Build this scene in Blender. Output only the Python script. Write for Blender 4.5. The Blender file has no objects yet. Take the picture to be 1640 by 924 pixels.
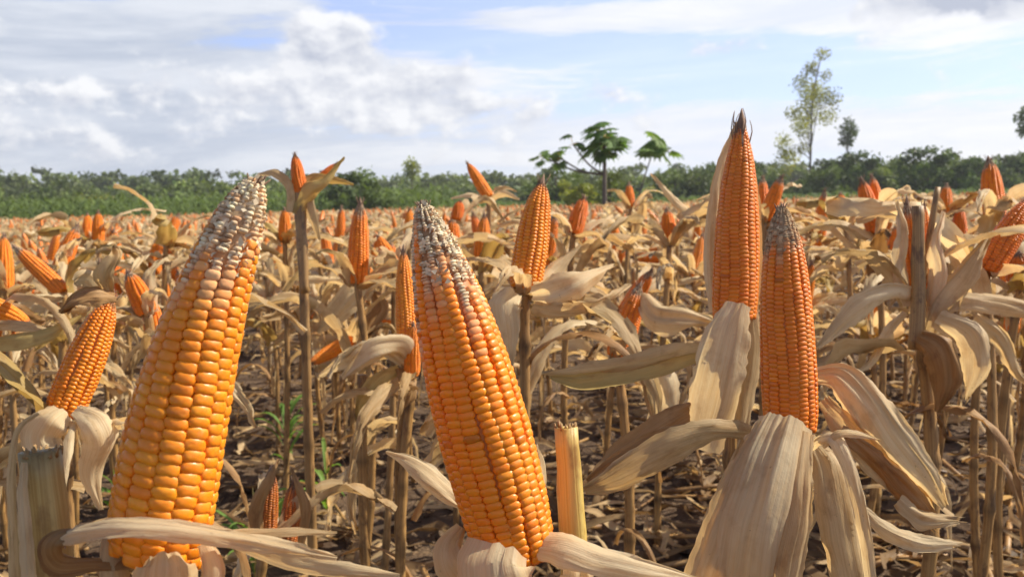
import bpy, math, random
import numpy as np
from mathutils import Vector, Matrix, Quaternion, noise as mn

SC = bpy.context.scene
R = math.radians
COL = SC.collection

# ------------------------------------------------------------------ camera, world, sun, exposure
H = 0.85                                   # eye height
F = 1500.0                                 # focal length in photo pixels (photo 1640 wide)
PITCH = math.atan(137 / F)
cam_d = bpy.data.cameras.new('camera')
cam = bpy.data.objects.new('camera', cam_d); COL.objects.link(cam)
cam.location = (0, 0, H); cam.rotation_euler = (R(90) - PITCH, 0, 0)
cam_d.sensor_width = 36; cam_d.lens = F / 1640 * 36
cam_d.clip_start = 0.02; cam_d.clip_end = 8000
cam_d.dof.use_dof = True; cam_d.dof.focus_distance = 0.66; cam_d.dof.aperture_fstop = 17
SC.camera = cam

SUN_AZ = 76      # degrees right of the viewing direction
SUN_EL = 44
sun_d = bpy.data.lights.new('sun', 'SUN'); sun_d.energy = 5.0; sun_d.angle = R(0.5); sun_d.color = (1, .92, .78)
sun = bpy.data.objects.new('sun', sun_d); COL.objects.link(sun)
sdir = Vector((math.sin(R(SUN_AZ)) * math.cos(R(SUN_EL)), math.cos(R(SUN_AZ)) * math.cos(R(SUN_EL)), math.sin(R(SUN_EL))))
sun.rotation_euler = sdir.to_track_quat('Z', 'Y').to_euler()
SC.view_settings.view_transform = 'Standard'; SC.view_settings.look = 'None'
SC.view_settings.exposure = 0.46; SC.view_settings.gamma = 1
SC.render.filter_size = 1.9
SC.cycles.max_bounces = 6; SC.cycles.transparent_max_bounces = 6; SC.cycles.transmission_bounces = 3
SC.cycles.sample_clamp_indirect = 6
SC.cycles.use_denoising = True
SC.render.use_persistent_data = False


class G:
    """small helper for shader node graphs"""
    def __init__(s, nt): s.nt = nt; s.N = nt.nodes; s.L = nt.links
    def put(s, sock, v):
        if isinstance(v, bpy.types.NodeSocket): s.L.new(v, sock)
        elif v is not None:
            if hasattr(sock.default_value, '__len__') and not hasattr(v, '__len__'): v = (v,) * len(sock.default_value)
            if hasattr(v, '__len__') and len(v) == 3 and len(sock.default_value) == 4: v = (*v, 1)
            sock.default_value = v
    def m(s, op, a, b=None, c=None, clamp=False):
        n = s.N.new('ShaderNodeMath'); n.operation = op; n.use_clamp = clamp
        for i, v in enumerate((a, b, c)):
            if v is not None: s.put(n.inputs[i], v)
        return n.outputs[0]
    def comb(s, x, y, z=0.0):
        n = s.N.new('ShaderNodeCombineXYZ')
        for i, v in enumerate((x, y, z)): s.put(n.inputs[i], v)
        return n.outputs[0]
    def sep(s, v):
        n = s.N.new('ShaderNodeSeparateXYZ'); s.L.new(v, n.inputs[0]); return n.outputs
    def noise(s, vec, scale=1.0, detail=4, rough=.55, dist=0.0):
        n = s.N.new('ShaderNodeTexNoise'); s.put(n.inputs['Vector'], vec)
        n.inputs['Scale'].default_value = scale; n.inputs['Detail'].default_value = detail
        n.inputs['Roughness'].default_value = rough; n.inputs['Distortion'].default_value = dist
        return n.outputs['Fac']
    def step(s, v, a, b, x=0.0, y=1.0):
        n = s.N.new('ShaderNodeMapRange'); n.interpolation_type = 'SMOOTHSTEP'; s.put(n.inputs[0], v)
        for i, k in enumerate((a, b, x, y)): s.put(n.inputs[i + 1], k)
        return n.outputs[0]
    def mix(s, f, a, b):
        n = s.N.new('ShaderNodeMix'); n.data_type = 'RGBA'
        s.put(n.inputs[0], f); s.put(n.inputs[6], a); s.put(n.inputs[7], b); return n.outputs[2]
    def mul(s, a, b):
        n = s.N.new('ShaderNodeMix'); n.data_type = 'RGBA'; n.blend_type = 'MULTIPLY'; n.inputs[0].default_value = 1
        s.put(n.inputs[6], a); s.put(n.inputs[7], b); return n.outputs[2]
    def tex(s, name):
        n = s.N.new('ShaderNodeTexCoord'); return n.outputs[name]
    def attr(s, name):
        n = s.N.new('ShaderNodeAttribute'); n.attribute_name = name; return n.outputs['Color']
    def rnd(s):
        return s.N.new('ShaderNodeObjectInfo').outputs['Random']
    def bump(s, h, strength=.3, dist=.001):
        n = s.N.new('ShaderNodeBump'); s.put(n.inputs['Height'], h)
        n.inputs['Strength'].default_value = strength; n.inputs['Distance'].default_value = dist
        return n.outputs[0]


def build_world():
    w = bpy.data.worlds.new('World'); SC.world = w; w.use_nodes = True
    nt = w.node_tree; nt.nodes.clear(); g = G(nt)
    sky = nt.nodes.new('ShaderNodeTexSky'); sky.sky_type = 'NISHITA'; sky.sun_disc = False
    sky.sun_elevation = R(SUN_EL); sky.sun_rotation = R(SUN_AZ); sky.dust_density = .6; sky.air_density = 1.0
    x, y, z = g.sep(g.tex('Generated'))
    az = g.m('ARCTAN2', x, y)
    el = g.m('ARCSINE', z)
    U = g.m('ADD', g.m('MULTIPLY', az, 15.0), 8.2)        # hundredths of the photo's pixel scale, as angles
    V = g.m('ADD', g.m('MULTIPLY', el, -15.0), 3.25)
    def gauss(cx, cy, sx, sy, amp):
        a = g.m('POWER', g.m('DIVIDE', g.m('SUBTRACT', U, cx), sx), 2.0)
        b = g.m('POWER', g.m('DIVIDE', g.m('SUBTRACT', V, cy), sy), 2.0)
        return g.m('MULTIPLY', g.m('EXPONENT', g.m('MULTIPLY', g.m('ADD', a, b), -1.0)), amp)
    def total(lst):
        t = lst[0]
        for q in lst[1:]: t = g.m('ADD', t, q)
        return t
    # warp
    # streaky veil
    Vt = g.m('SUBTRACT', V, g.m('MULTIPLY', U, -.05))
    veil_n = g.noise(g.comb(g.m('MULTIPLY', U, .22), g.m('MULTIPLY', Vt, 1.5), 3.1), 1.0, 8, .62, .45)
    veil_bias = total([gauss(0.5, 1.8, 5.5, 2.0, .30), gauss(10.8, .95, 2.6, .32, -.15), gauss(9.3, .02, 4.5, .16, -.22),
                       gauss(8.6, 1.45, 1.3, .35, -.10), gauss(1.6, .35, 2.0, .25, -.12), gauss(12.6, 1.35, 1.6, .3, -.08), gauss(15.3, .9, 1.2, .3, -.06),
                       gauss(11.5, 2.2, 6, .5, .22), gauss(10.5, .45, 3.5, .22, .26), gauss(14.5, .3, 3.0, .5, .22),
                       gauss(7.0, .75, 1.5, .16, -.12), gauss(5.0, .05, 1.6, .2, -.05)])
    veil = g.step(g.m('ADD', veil_n, veil_bias), .36, .66)
    veil = g.m('MAXIMUM', veil, .46)
    high = g.step(el, .26, .52, 1.0, .10)
    veil = g.m('MULTIPLY', veil, high)
    # heaped cumulus
    def cum(du, dv):
        P = g.comb(g.m('ADD', g.m('MULTIPLY', U, 1.15), du), g.m('ADD', g.m('MULTIPLY', V, 1.7), dv), 7.7)
        return g.noise(P, 1.0, 9, .55, .08)
    c0 = cum(0.0, 0.0); c1 = cum(.12, -.22)
    cb = total([gauss(5.15, .80, .7, .5, .46), gauss(6.4, 1.5, 1.5, .6, .36), gauss(4.3, 1.8, 1.8, .5, .18), gauss(2.2, 1.6, .9, .3, .16),
                gauss(0.6, 1.9, 2.5, .7, .12), gauss(8.0, 1.9, 2.2, .4, .14), gauss(11.4, .95, .55, .2, .24), gauss(15.0, .25, 1.3, .42, .55),
                gauss(2.5, 2.5, 4, .35, .10), gauss(9.7, 1.55, .7, .2, .2)])
    cm = g.m('MULTIPLY', g.step(g.m('ADD', c0, cb), .60, .80), high)
    relief = g.m('SUBTRACT', c0, c1)
    lit = g.m('ADD', g.m('MULTIPLY', relief, 3.1), .64, clamp=True)
    lit = g.m('MULTIPLY', g.m('ADD', lit, total([gauss(15.0, .42, 1.2, .3, -.75), gauss(5.1, 1.15, .6, .22, -.22), gauss(6.8, 1.6, .8, .3, -.12), gauss(3, 2.6, 5, .3, -.10), gauss(5.1, .6, .5, .22, .16)])), 1.0, clamp=True)
    cum_col = g.mix(lit, (.50, .54, .65), (.90, .91, .94))
    side = g.step(U, 2.0, 11.0)
    hi = g.step(veil_n, .38, .66)
    veil_col = g.mix(side, g.mix(hi, (.52, .58, .70), (.76, .80, .88)), g.mix(hi, (.80, .85, .97), (.95, .96, 1.0)))
    bs = nt.nodes.new('ShaderNodeBackground'); nt.links.new(g.mul(sky.outputs[0], g.mix(high, (1.0, 1.0, 1.0), (1.25, 1.34, 1.95))), bs.inputs[0]); bs.inputs[1].default_value = .085
    bv = nt.nodes.new('ShaderNodeBackground'); nt.links.new(veil_col, bv.inputs[0])
    bc = nt.nodes.new('ShaderNodeBackground'); nt.links.new(cum_col, bc.inputs[0]); bv.inputs[1].default_value = .77; bc.inputs[1].default_value = .80
    m1 = nt.nodes.new('ShaderNodeMixShader'); nt.links.new(veil, m1.inputs[0]); nt.links.new(bs.outputs[0], m1.inputs[1]); nt.links.new(bv.outputs[0], m1.inputs[2])
    m2 = nt.nodes.new('ShaderNodeMixShader'); nt.links.new(cm, m2.inputs[0]); nt.links.new(m1.outputs[0], m2.inputs[1]); nt.links.new(bc.outputs[0], m2.inputs[2])
    out = nt.nodes.new('ShaderNodeOutputWorld'); nt.links.new(m2.outputs[0], out.inputs[0])
build_world()

# ------------------------------------------------------------------ helpers
def ground_z(x, y):
    s = .026 * max(-70, min(70, x))
    d = math.hypot(x, y)
    k = 1.0 if d < 14 else max(0.0, 1 - (d - 14) / 20)
    n = mn.noise(Vector((x * 2.2, y * 2.2, 0))) * .022 + mn.noise(Vector((x * 7, y * 7, 4))) * .014 if k > 0 else 0
    if k > 0 and d < 8: n += mn.noise(Vector((x * 19, y * 19, 9))) * .010
    return s + n * k

def at(x, y, Z):
    """the world point seen at photo position x, y at depth Z metres"""
    a = (x - 820) / F * Z; u = -(y - 462) / F * Z
    c, s = math.cos(PITCH), math.sin(PITCH)
    return Vector((a, Z * c + u * s, H - Z * s + u * c))

def catmull(P, n):
    P = np.array(P, float); k = len(P)
    if k == 2:
        t = np.linspace(0, 1, n)[:, None]; return P[0] * (1 - t) + P[1] * t
    Q = np.vstack([2 * P[0] - P[1], P, 2 * P[-1] - P[-2]])
    out = []
    for i in range(n):
        u = i / (n - 1) * (k - 1); j = min(int(u), k - 2); t = u - j
        a, b, c, d = Q[j:j + 4]
        out.append(.5 * (2 * b + (c - a) * t + (2 * a - 5 * b + 4 * c - d) * t * t + (3 * b - a - 3 * c + d) * t ** 3))
    return np.array(out)

def make_mesh(name, V, Fc, mats, col=None, uv=None, midx=None, smooth=True):
    me = bpy.data.meshes.new(name)
    me.from_pydata([tuple(v) for v in V] if not isinstance(V, list) else V, [], Fc)
    for m in (mats if isinstance(mats, (list, tuple)) else [mats]): me.materials.append(m)
    if smooth: me.polygons.foreach_set('use_smooth', [True] * len(me.polygons))
    if midx is not None: me.polygons.foreach_set('material_index', midx)
    if col is not None:
        a = me.color_attributes.new('col', 'FLOAT_COLOR', 'POINT')
        c = np.ones((len(V), 4), np.float32); c[:, :np.shape(col)[1]] = col; a.data.foreach_set('color', c.ravel())
    if uv is not None:
        l = me.uv_layers.new(name='UVMap'); vi = np.empty(len(me.loops), np.int32); me.loops.foreach_get('vertex_index', vi)
        l.data.foreach_set('uv', np.array(uv, np.float32)[vi].ravel())
    me.update()
    return me

def link(name, me, parent=None, M=None):
    o = bpy.data.objects.new(name, me); COL.objects.link(o)
    if parent is not None: o.parent = parent
    if M is not None: o.matrix_basis = M
    return o

def empty(name, loc, label=None, cat=None, group=None):
    o = bpy.data.objects.new(name, None); COL.objects.link(o); o.location = loc; o.empty_display_size = .05
    tag(o, label, cat, group); return o

def tag(o, label=None, cat=None, group=None, kind=None):
    if label: o['label'] = label
    if cat: o['category'] = cat
    if group: o['group'] = group
    if kind: o['kind'] = kind
    return o

def copy_tree(o, parent=None):
    c = o.copy(); COL.objects.link(c)
    if parent is not None: c.parent = parent; c.matrix_basis = o.matrix_basis
    for ch in o.children: copy_tree(ch, c)
    return c

def frame_along(a, b, roll=0.0):
    z = (Vector(b) - Vector(a)).normalized()
    q = z.to_track_quat('Z', 'Y')
    return Matrix.Translation(Vector(a)) @ q.to_matrix().to_4x4() @ Matrix.Rotation(roll, 4, 'Z')

# ------------------------------------------------------------------ materials
def mat(name):
    m = bpy.data.materials.new(name); m.use_nodes = True
    nt = m.node_tree; nt.nodes.clear(); g = G(nt)
    out = nt.nodes.new('ShaderNodeOutputMaterial'); p = nt.nodes.new('ShaderNodeBsdfPrincipled')
    nt.links.new(p.outputs[0], out.inputs[0])
    return m, g, p, out

def sheet(g, p, out, colr, trans=.35, normal=None):
    """thin leaf: principled plus translucent"""
    t = g.N.new('ShaderNodeBsdfTranslucent'); g.put(t.inputs[0], colr)
    mx = g.N.new('ShaderNodeMixShader'); mx.inputs[0].default_value = trans
    g.L.new(p.outputs[0], mx.inputs[1]); g.L.new(t.outputs[0], mx.inputs[2]); g.L.new(mx.outputs[0], out.inputs[0])
    if normal is not None: g.L.new(normal, t.inputs['Normal'])

def kernel_mat(name, sss):
    m, g, p, out = mat(name)
    c = g.attr('col')
    n = g.noise(g.tex('Object'), 90.0, 3)
    c = g.mul(c, g.mix(n, (.92, .86, .85), (1.06, 1.10, 1.1)))
    dust = g.step(g.noise(g.tex('Object'), 140.0, 5, .7), .60, .80)
    c = g.mix(g.m('MULTIPLY', dust, .22), c, (.80, .52, .28))
    c = g.mix(g.m('MULTIPLY', g.step(g.noise(g.tex('Object'), 34.0, 4, .6), .55, .78), .30), c, (.66, .13, .010))
    g.put(p.inputs['Base Color'], c)
    p.inputs['Roughness'].default_value = .34; p.inputs['Specular IOR Level'].default_value = .45
    kr, kg, kb = g.sep(g.attr('col')); dryf = g.step(g.m('DIVIDE', kb, g.m('ADD', kr, .01)), .05, .25)
    g.put(p.inputs['Roughness'], g.m('MAXIMUM', g.step(g.noise(g.tex('Object'), 260.0, 3), .3, .7, .30, .58), g.m('MULTIPLY', dryf, .9)))
    g.put(p.inputs['Specular IOR Level'], g.m('MULTIPLY_ADD', dryf, -.36, .42))
    if sss:
        cr, cg, cb_ = g.sep(g.attr('col')); g.put(p.inputs['Subsurface Weight'], g.step(g.m('DIVIDE', cb_, g.m('ADD', cr, .01)), .05, .25, .35, 0.0)); p.inputs['Subsurface Radius'].default_value = (1, .35, .08)
        p.inputs['Subsurface Scale'].default_value = .003
    g.put(p.inputs['Normal'], g.bump(g.noise(g.tex('Object'), 500.0, 3), .12, .0004))
    return m
M_KERNEL = kernel_mat('kernel_skin', True)
M_KERNEL_FAR = kernel_mat('kernel_plain', False)

def husk_mat(name, a, b, stain, trans, stain_amt=.5, far=False):
    m, g, p, out = mat(name)
    u, v, _ = g.sep(g.tex('UV'))
    r = g.rnd(); ro = g.m('MULTIPLY', r, 37.0)
    vein = g.noise(g.comb(g.m('MULTIPLY', u, 34.0), g.m('MULTIPLY', v, 2.2), ro), 1.0, 3, .6)
    fine = g.noise(g.comb(g.m('MULTIPLY', u, 70.0), g.m('MULTIPLY', v, 12.0), ro), 1.0, 2, .6)
    big = g.noise(g.comb(g.m('MULTIPLY', u, 2.2), g.m('MULTIPLY', v, 11.0), ro), 1.0, 5, .62)
    c = g.mix(g.m('ADD', g.m('MULTIPLY', g.step(vein, .2, .8), .5), g.m('MULTIPLY', g.step(g.noise(g.comb(g.m('MULTIPLY', u, 1.5), g.m('MULTIPLY', v, 4.0), g.m('ADD', ro, 5.0)), 1.0, 4, .6), .3, .7), .5)), a, b)
    c = g.mul(c, g.mix(fine, (.88, .86, .82), (1.08, 1.09, 1.1)))
    c = g.mul(c, g.mix(r, (.92, .86, .76), (1.06, 1.06, 1.06)))
    c = g.mix(g.m('MULTIPLY', g.step(big, .50, .72), stain_amt), c, stain)
    # dark specks of mould
    sp = g.noise(g.comb(g.m('MULTIPLY', u, 9.0), g.m('MULTIPLY', v, 60.0), ro), 1.0, 3, .7)
    c = g.mix(g.m('MULTIPLY', g.step(sp, .66, .74), .45), c, (.13, .08, .045))
    c = g.mul(c, g.attr('tint'))
    g.put(p.inputs['Base Color'], c); p.inputs['Roughness'].default_value = .55; p.inputs['Specular IOR Level'].default_value = .3
    b_ = g.bump(g.m('ADD', g.m('MULTIPLY', vein, .6), g.noise(g.comb(g.m('MULTIPLY', u, 5.0), g.m('MULTIPLY', v, 18.0), ro), 1.0, 4, .65)), .55, .0016)
    g.put(p.inputs['Normal'], b_)
    sheet(g, p, out, g.mul(c, (1.0, .88, .66)), trans, b_)
    return m
HUSK_CREAM = husk_mat('husk_cream', (.74, .54, .29), (.94, .83, .57), (.46, .24, .08), .50, .38)
HUSK_TAN = husk_mat('husk_tan', (.56, .38, .18), (.84, .69, .43), (.34, .17, .06), .50, .5)
HUSK_BROWN = husk_mat('husk_brown', (.32, .16, .055), (.54, .35, .16), (.15, .065, .028), .36, .55)
HUSK_GREENISH = husk_mat('husk_greenish', (.56, .40, .12), (.78, .63, .28), (.38, .18, .05), .42, .5)

def stalk_mat(name, a, b, dark):
    m, g, p, out = mat(name)
    u, v, _ = g.sep(g.tex('UV')); r = g.m('MULTIPLY', g.rnd(), 23.0)
    ln = g.noise(g.comb(g.m('MULTIPLY', u, 22.0), g.m('MULTIPLY', v, 2.5), r), 1.0, 4, .6)
    big = g.noise(g.comb(g.m('MULTIPLY', u, 2.0), g.m('MULTIPLY', v, 11.0), r), 1.0, 5, .65)
    c = g.mix(g.step(ln, .3, .7), a, b); c = g.mix(g.m('MULTIPLY', g.step(big, .48, .68), .75), c, dark)
    c = g.mul(c, g.attr('tint'))
    g.put(p.inputs['Base Color'], c); p.inputs['Roughness'].default_value = .5
    g.put(p.inputs['Normal'], g.bump(ln, .5, .001))
    return m
STALK = stalk_mat('stalk_dry', (.26, .135, .04), (.48, .29, .10), (.09, .04, .015))
STALK_FRESH = stalk_mat('stalk_yellow', (.56, .38, .08), (.70, .53, .15), (.36, .18, .04))
STALK_DARK = stalk_mat('stalk_dark', (.26, .14, .045), (.42, .26, .10), (.09, .045, .018))
STALK_STUMP = stalk_mat('stalk_stump', (.46, .30, .09), (.64, .48, .18), (.26, .14, .045))

def silk_mat():
    m, g, p, out = mat('dried_silk')
    g.put(p.inputs['Base Color'], g.mix(g.noise(g.tex('Object'), 120.0, 4), (.10, .05, .03), (.36, .22, .13))); p.inputs['Roughness'].default_value = .8
    return m
SILK = silk_mat()

def soil_mat():
    m, g, p, out = mat('soil'); o = g.tex('Object')
    a = g.noise(o, 3.0, 6, .6); b = g.noise(o, 26.0, 6, .7); d = g.noise(o, 110.0, 4, .7)
    c = g.mix(g.step(a, .35, .65), (.075, .045, .028), (.16, .105, .065)); c = g.mix(g.step(b, .45, .7), c, (.20, .14, .09))
    c = g.mul(c, g.mix(d, (.6, .6, .6), (1.3, 1.3, 1.3)))
    x, y, z = g.sep(o)
    # straw trash between the rows, a change of stuff on the ground
    st = g.noise(g.comb(g.m('MULTIPLY', x, 16.0), g.m('MULTIPLY', y, 22.0), 0.0), 1.0, 5, .75)
    c = g.mix(g.m('MULTIPLY', g.step(st, .56, .64), .7), c, (.30, .20, .11))
    dist = g.m('ADD', g.m('MULTIPLY', g.noise(o, .15, 3), 12.0), y)
    gr = g.mix(g.noise(o, .7, 6, .7), (.035, .07, .015), (.12, .17, .04))
    c = g.mix(g.step(dist, 37.0, 42.0), c, gr)
    g.put(p.inputs['Base Color'], c); p.inputs['Roughness'].default_value = .95; p.inputs['Specular IOR Level'].default_value = .15
    h = g.m('ADD', g.m('MULTIPLY', b, .7), g.m('MULTIPLY', d, .3)); g.put(p.inputs['Normal'], g.bump(h, .9, .03))
    return m
SOIL = soil_mat()

def leaf_mat(name, a, b, trans=.3):
    m, g, p, out = mat(name)
    c = g.mul(g.attr('col'), g.mix(g.noise(g.tex('Object'), 1.3, 4), a, b)); c = g.mul(c, g.mix(g.rnd(), (.78, .85, .8), (1.2, 1.12, 1.1)))
    g.put(p.inputs['Base Color'], c); p.inputs['Roughness'].default_value = .55; p.inputs['Specular IOR Level'].default_value = .3
    sheet(g, p, out, g.mul(c, (1.3, 1.35, .6)), trans)
    return m
LEAF_DARK = leaf_mat('leaf_dark_green', (.06, .095, .032), (.14, .18, .055))
LEAF_MID = leaf_mat('leaf_mid_green', (.08, .12, .03), (.18, .22, .06))
LEAF_YELLOW = leaf_mat('leaf_yellow_green', (.20, .22, .04), (.36, .35, .09), .45)
LEAF_CROP = leaf_mat('leaf_crop_green', (.075, .115, .03), (.16, .21, .055))
LEAF_FRESH = leaf_mat('leaf_fresh_green', (.10, .18, .035), (.20, .31, .07), .45)
def bark_mat():
    m, g, p, out = mat('bark')
    g.put(p.inputs['Base Color'], g.mix(g.noise(g.tex('Object'), 9.0, 6), (.06, .045, .035), (.20, .16, .12))); p.inputs['Roughness'].default_value = .9
    return m
BARK = bark_mat()

# ------------------------------------------------------------------ shape generators
def smooth_profile(pts, n=400):
    t = np.linspace(0, 1, n); r = np.interp(t, [p[0] for p in pts], [p[1] for p in pts])
    k = n // 16; ker = np.hanning(k + 2)[1:-1]; ker /= ker.sum()
    pad = np.concatenate([2 * r[0] - r[k:0:-1], r, 2 * r[-1] - r[-2:-k - 2:-1]])
    r2 = np.convolve(pad, ker, 'same')[k:-k]
    r2 = np.where(t > .97, np.minimum(r, r2), r2)
    return t, np.maximum(r2, .0015)

def template(nlat, nlon, ex=.72):
    V = [(0, 0, 1.0)]; Fc = []
    for i in range(1, nlat + 1):
        ph = (math.pi * .62) * i / nlat
        sp, cp = math.sin(min(ph, math.pi / 2)) if ph < math.pi / 2 else 1.0, math.cos(ph)
        for j in range(nlon):
            l = 2 * math.pi * j / nlon
            x = math.copysign(abs(math.cos(l)) ** ex, math.cos(l)) * sp ** .8
            y = math.copysign(abs(math.sin(l)) ** ex, math.sin(l)) * sp ** .8
            z = math.copysign(abs(cp) ** .7, cp) if cp >= 0 else cp * 1.6
            V.append((x, y, z))
    for j in range(nlon): Fc.append((0, 1 + j, 1 + (j + 1) % nlon))
    for i in range(nlat - 1):
        a = 1 + i * nlon; b = a + nlon
        for j in range(nlon):
            k = (j + 1) % nlon; Fc.append((a + j, b + j, b + k, a + k))
    return np.array(V, float), Fc

def ear_mesh(name, L, prof, rows, per_row, seed, near=True, tip_from=.8, tip_blend=.06, base_col=(.86, .34, .03), tip_col=(.60, .48, .33),
             core_col=(.62, .17, .012), depth=.10, bend=(0, 0), mat_=None, gap=1.0, vary=.06, dry_side=0.0, nl=None, tip_core=(.26, .16, .09), chaff=0):
    rng = np.random.default_rng(seed)
    t, rr = smooth_profile(prof)
    Rf = lambda z: np.interp(z / L, t, rr)
    T, TF = template(*(nl or ((4, 10) if near else (2, 6))))
    Vs, Fs, Cs = [], [], []; base = 0
    # kernel pitch follows the radius a little, so kernels shrink towards the tip
    z = 0.0; zs = []; p0 = L / per_row
    u = 0.0
    while u < 1:
        zs.append(u * L); u += (1 / per_row) * (.72 + .42 * Rf(u * L) / rr.max())
    nz = len(zs)
    tw = rng.uniform(-.12, .12)
    for r in range(rows):
        ph = rng.uniform(-.25, .25); off = .5 * (r % 2) + rng.uniform(-.12, .12)
        wob = rng.uniform(0, 6.3, 2)
        rowblend = rng.normal(0, tip_blend)
        for i in range(-1, nz):
            j = max(0, min(nz - 1, i)); z0 = zs[j]; dz = (zs[j + 1] - zs[j]) if j < nz - 1 else zs[j] - zs[j - 1]
            zc = zs[j] + dz * (off if i >= 0 else off - 1)
            if zc < 0 or zc > L * .992: continue
            tt = zc / L
            th = 2 * math.pi * (r + .5) / rows + .035 * math.sin(tt * 6 + 1.1) + .05 * math.sin(tt * 9 + wob[0]) + tw * tt + rng.normal(0, .012)
            Rc = float(Rf(zc)); side = dry_side * math.cos(th)
            dry = 1 / (1 + math.exp(-(tt - tip_from - rowblend - side) / (tip_blend * .55)))
            dry = min(1, max(0, dry + rng.normal(0, .10) * (dry > .05)))
            if dry > .6 and rng.random() < .06: continue
            a = math.pi / rows * (1.15 - .30 * dry) * rng.uniform(.95, 1.05) * gap
            b = dz * .5 * (1.30 - .36 * dry) * rng.uniform(.95, 1.06)
            c = (depth * rr.max()) * (.75 + .5 * Rc / rr.max()) * rng.uniform(.94, 1.08) * (1 - .15 * dry)
            for half in ((-.5, .5) if dry > .55 else (0,)):
             vv = T.copy() + (rng.normal(0, .035, T.shape) if near else 0)
             if dry > .5:                      # shrivelled, pointed
                 s = 1 - .2 * np.clip(vv[:, 2], 0, 1); vv[:, 0] *= s; vv[:, 1] *= s
             tilt = rng.normal(0, .06 + .22 * dry)
             if half: vv[:, 0] *= rng.uniform(.7, 1.05); vv[:, 1] *= .56; vv[:, 1] += half; vv[:, 0] += rng.normal(0, .18)
             zz = zc + vv[:, 1] * b
             rad = np.interp(zz / L, t, rr) + vv[:, 2] * c * (1 + tilt * vv[:, 1]) - c * .1
             an = th + vv[:, 0] * a
             Vs.append(np.stack([rad * np.cos(an), rad * np.sin(an), zz + vv[:, 2] * c * .12 * (1 + dry)], 1))
             k = rng.normal(1, vary) * (rng.uniform(.6, .85) if rng.random() < .015 else 1); warm = rng.normal(0, .03)
             col = np.array(base_col) * k * np.array([1, 1 + warm * 1.6, 1 + warm])
             tc = np.array(tip_col) * rng.uniform(.55, 1.25)
             if rng.random() < .10: tc = tc * np.array([.6, .45, .38])
             col = np.clip(col * (1 - dry) + tc * dry, 0.005, .9)
             cc = np.repeat(col[None], len(T), 0)
             # the germ cap of each kernel is paler at its crown
             cc = cc * (1 + .16 * np.clip(vv[:, 2:3], -1, 1) * np.array([[.15, .45, .3]]))
             Cs.append(np.clip(cc, 0, .92)); Fs += [tuple(q + base for q in f) for f in TF]; base += len(T)
    # the cob under the kernels
    n, ns = 24, 28
    zz = np.linspace(0, L, n); ring = []
    for zi in zz:
        rad = max(.0008, float(Rf(zi)) - depth * rr.max() * .35)
        ring += [(rad * math.cos(2 * math.pi * j / ns), rad * math.sin(2 * math.pi * j / ns), zi) for j in range(ns)]
    ring += [(0, 0, 0), (0, 0, L + .001)]
    ring = np.array(ring)
    for i in range(n - 1):
        for j in range(ns):
            k = (j + 1) % ns; Fs.append((base + i * ns + j, base + i * ns + k, base + (i + 1) * ns + k, base + (i + 1) * ns + j))
    for j in range(ns):
        Fs.append((base + n * ns, base + (j + 1) % ns, base + j)); Fs.append((base + n * ns + 1, base + (n - 1) * ns + j, base + (n - 1) * ns + (j + 1) % ns))
    tz = ring[:, 2] / L; dd = 1 / (1 + np.exp(-(tz - tip_from) / (tip_blend * .6)))[:, None]
    Vs.append(ring); Cs.append(np.array(core_col)[None] * (1 - dd) + np.array(tip_core)[None] * dd)
    base += len(ring)
    for i in range(chaff):          # papery chaff and shrivelled skins on the dry end
        tt = 1 - (1 - tip_from + .03) * rng.random() ** .8; zc = tt * L; Rc = float(Rf(zc)) + depth * rr.max() * rng.uniform(.2, .8); th = rng.uniform(0, 6.28); q_ = rr.max() * rng.uniform(.03, .085)
        c_ = np.array((Rc * math.cos(th), Rc * math.sin(th), zc)); d_ = rng.normal(size=(4, 3)) * q_ * .45; e_ = np.array((-math.sin(th), math.cos(th), 0)); u_ = np.array((0, 0, 1.0))
        Vs.append(np.stack([c_ - e_ * q_, c_ - u_ * q_ * .7, c_ + e_ * q_, c_ + u_ * q_ * .9]) + d_); Fs.append((base, base + 1, base + 2, base + 3)); base += 4
        Cs.append(np.repeat(np.clip(np.array([tip_col]) * rng.uniform(.6, 1.2), 0, .9), 4, 0))
    V = np.vstack(Vs); C = np.vstack(Cs)
    q = np.clip(V[:, 2] / L, 0, 1); bow = 4 * q * (1 - q)
    V[:, 0] += bend[0] * bow; V[:, 1] += bend[1] * bow
    return make_mesh(name, V, Fs, mat_ or (M_KERNEL if near else M_KERNEL_FAR), col=C)

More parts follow.
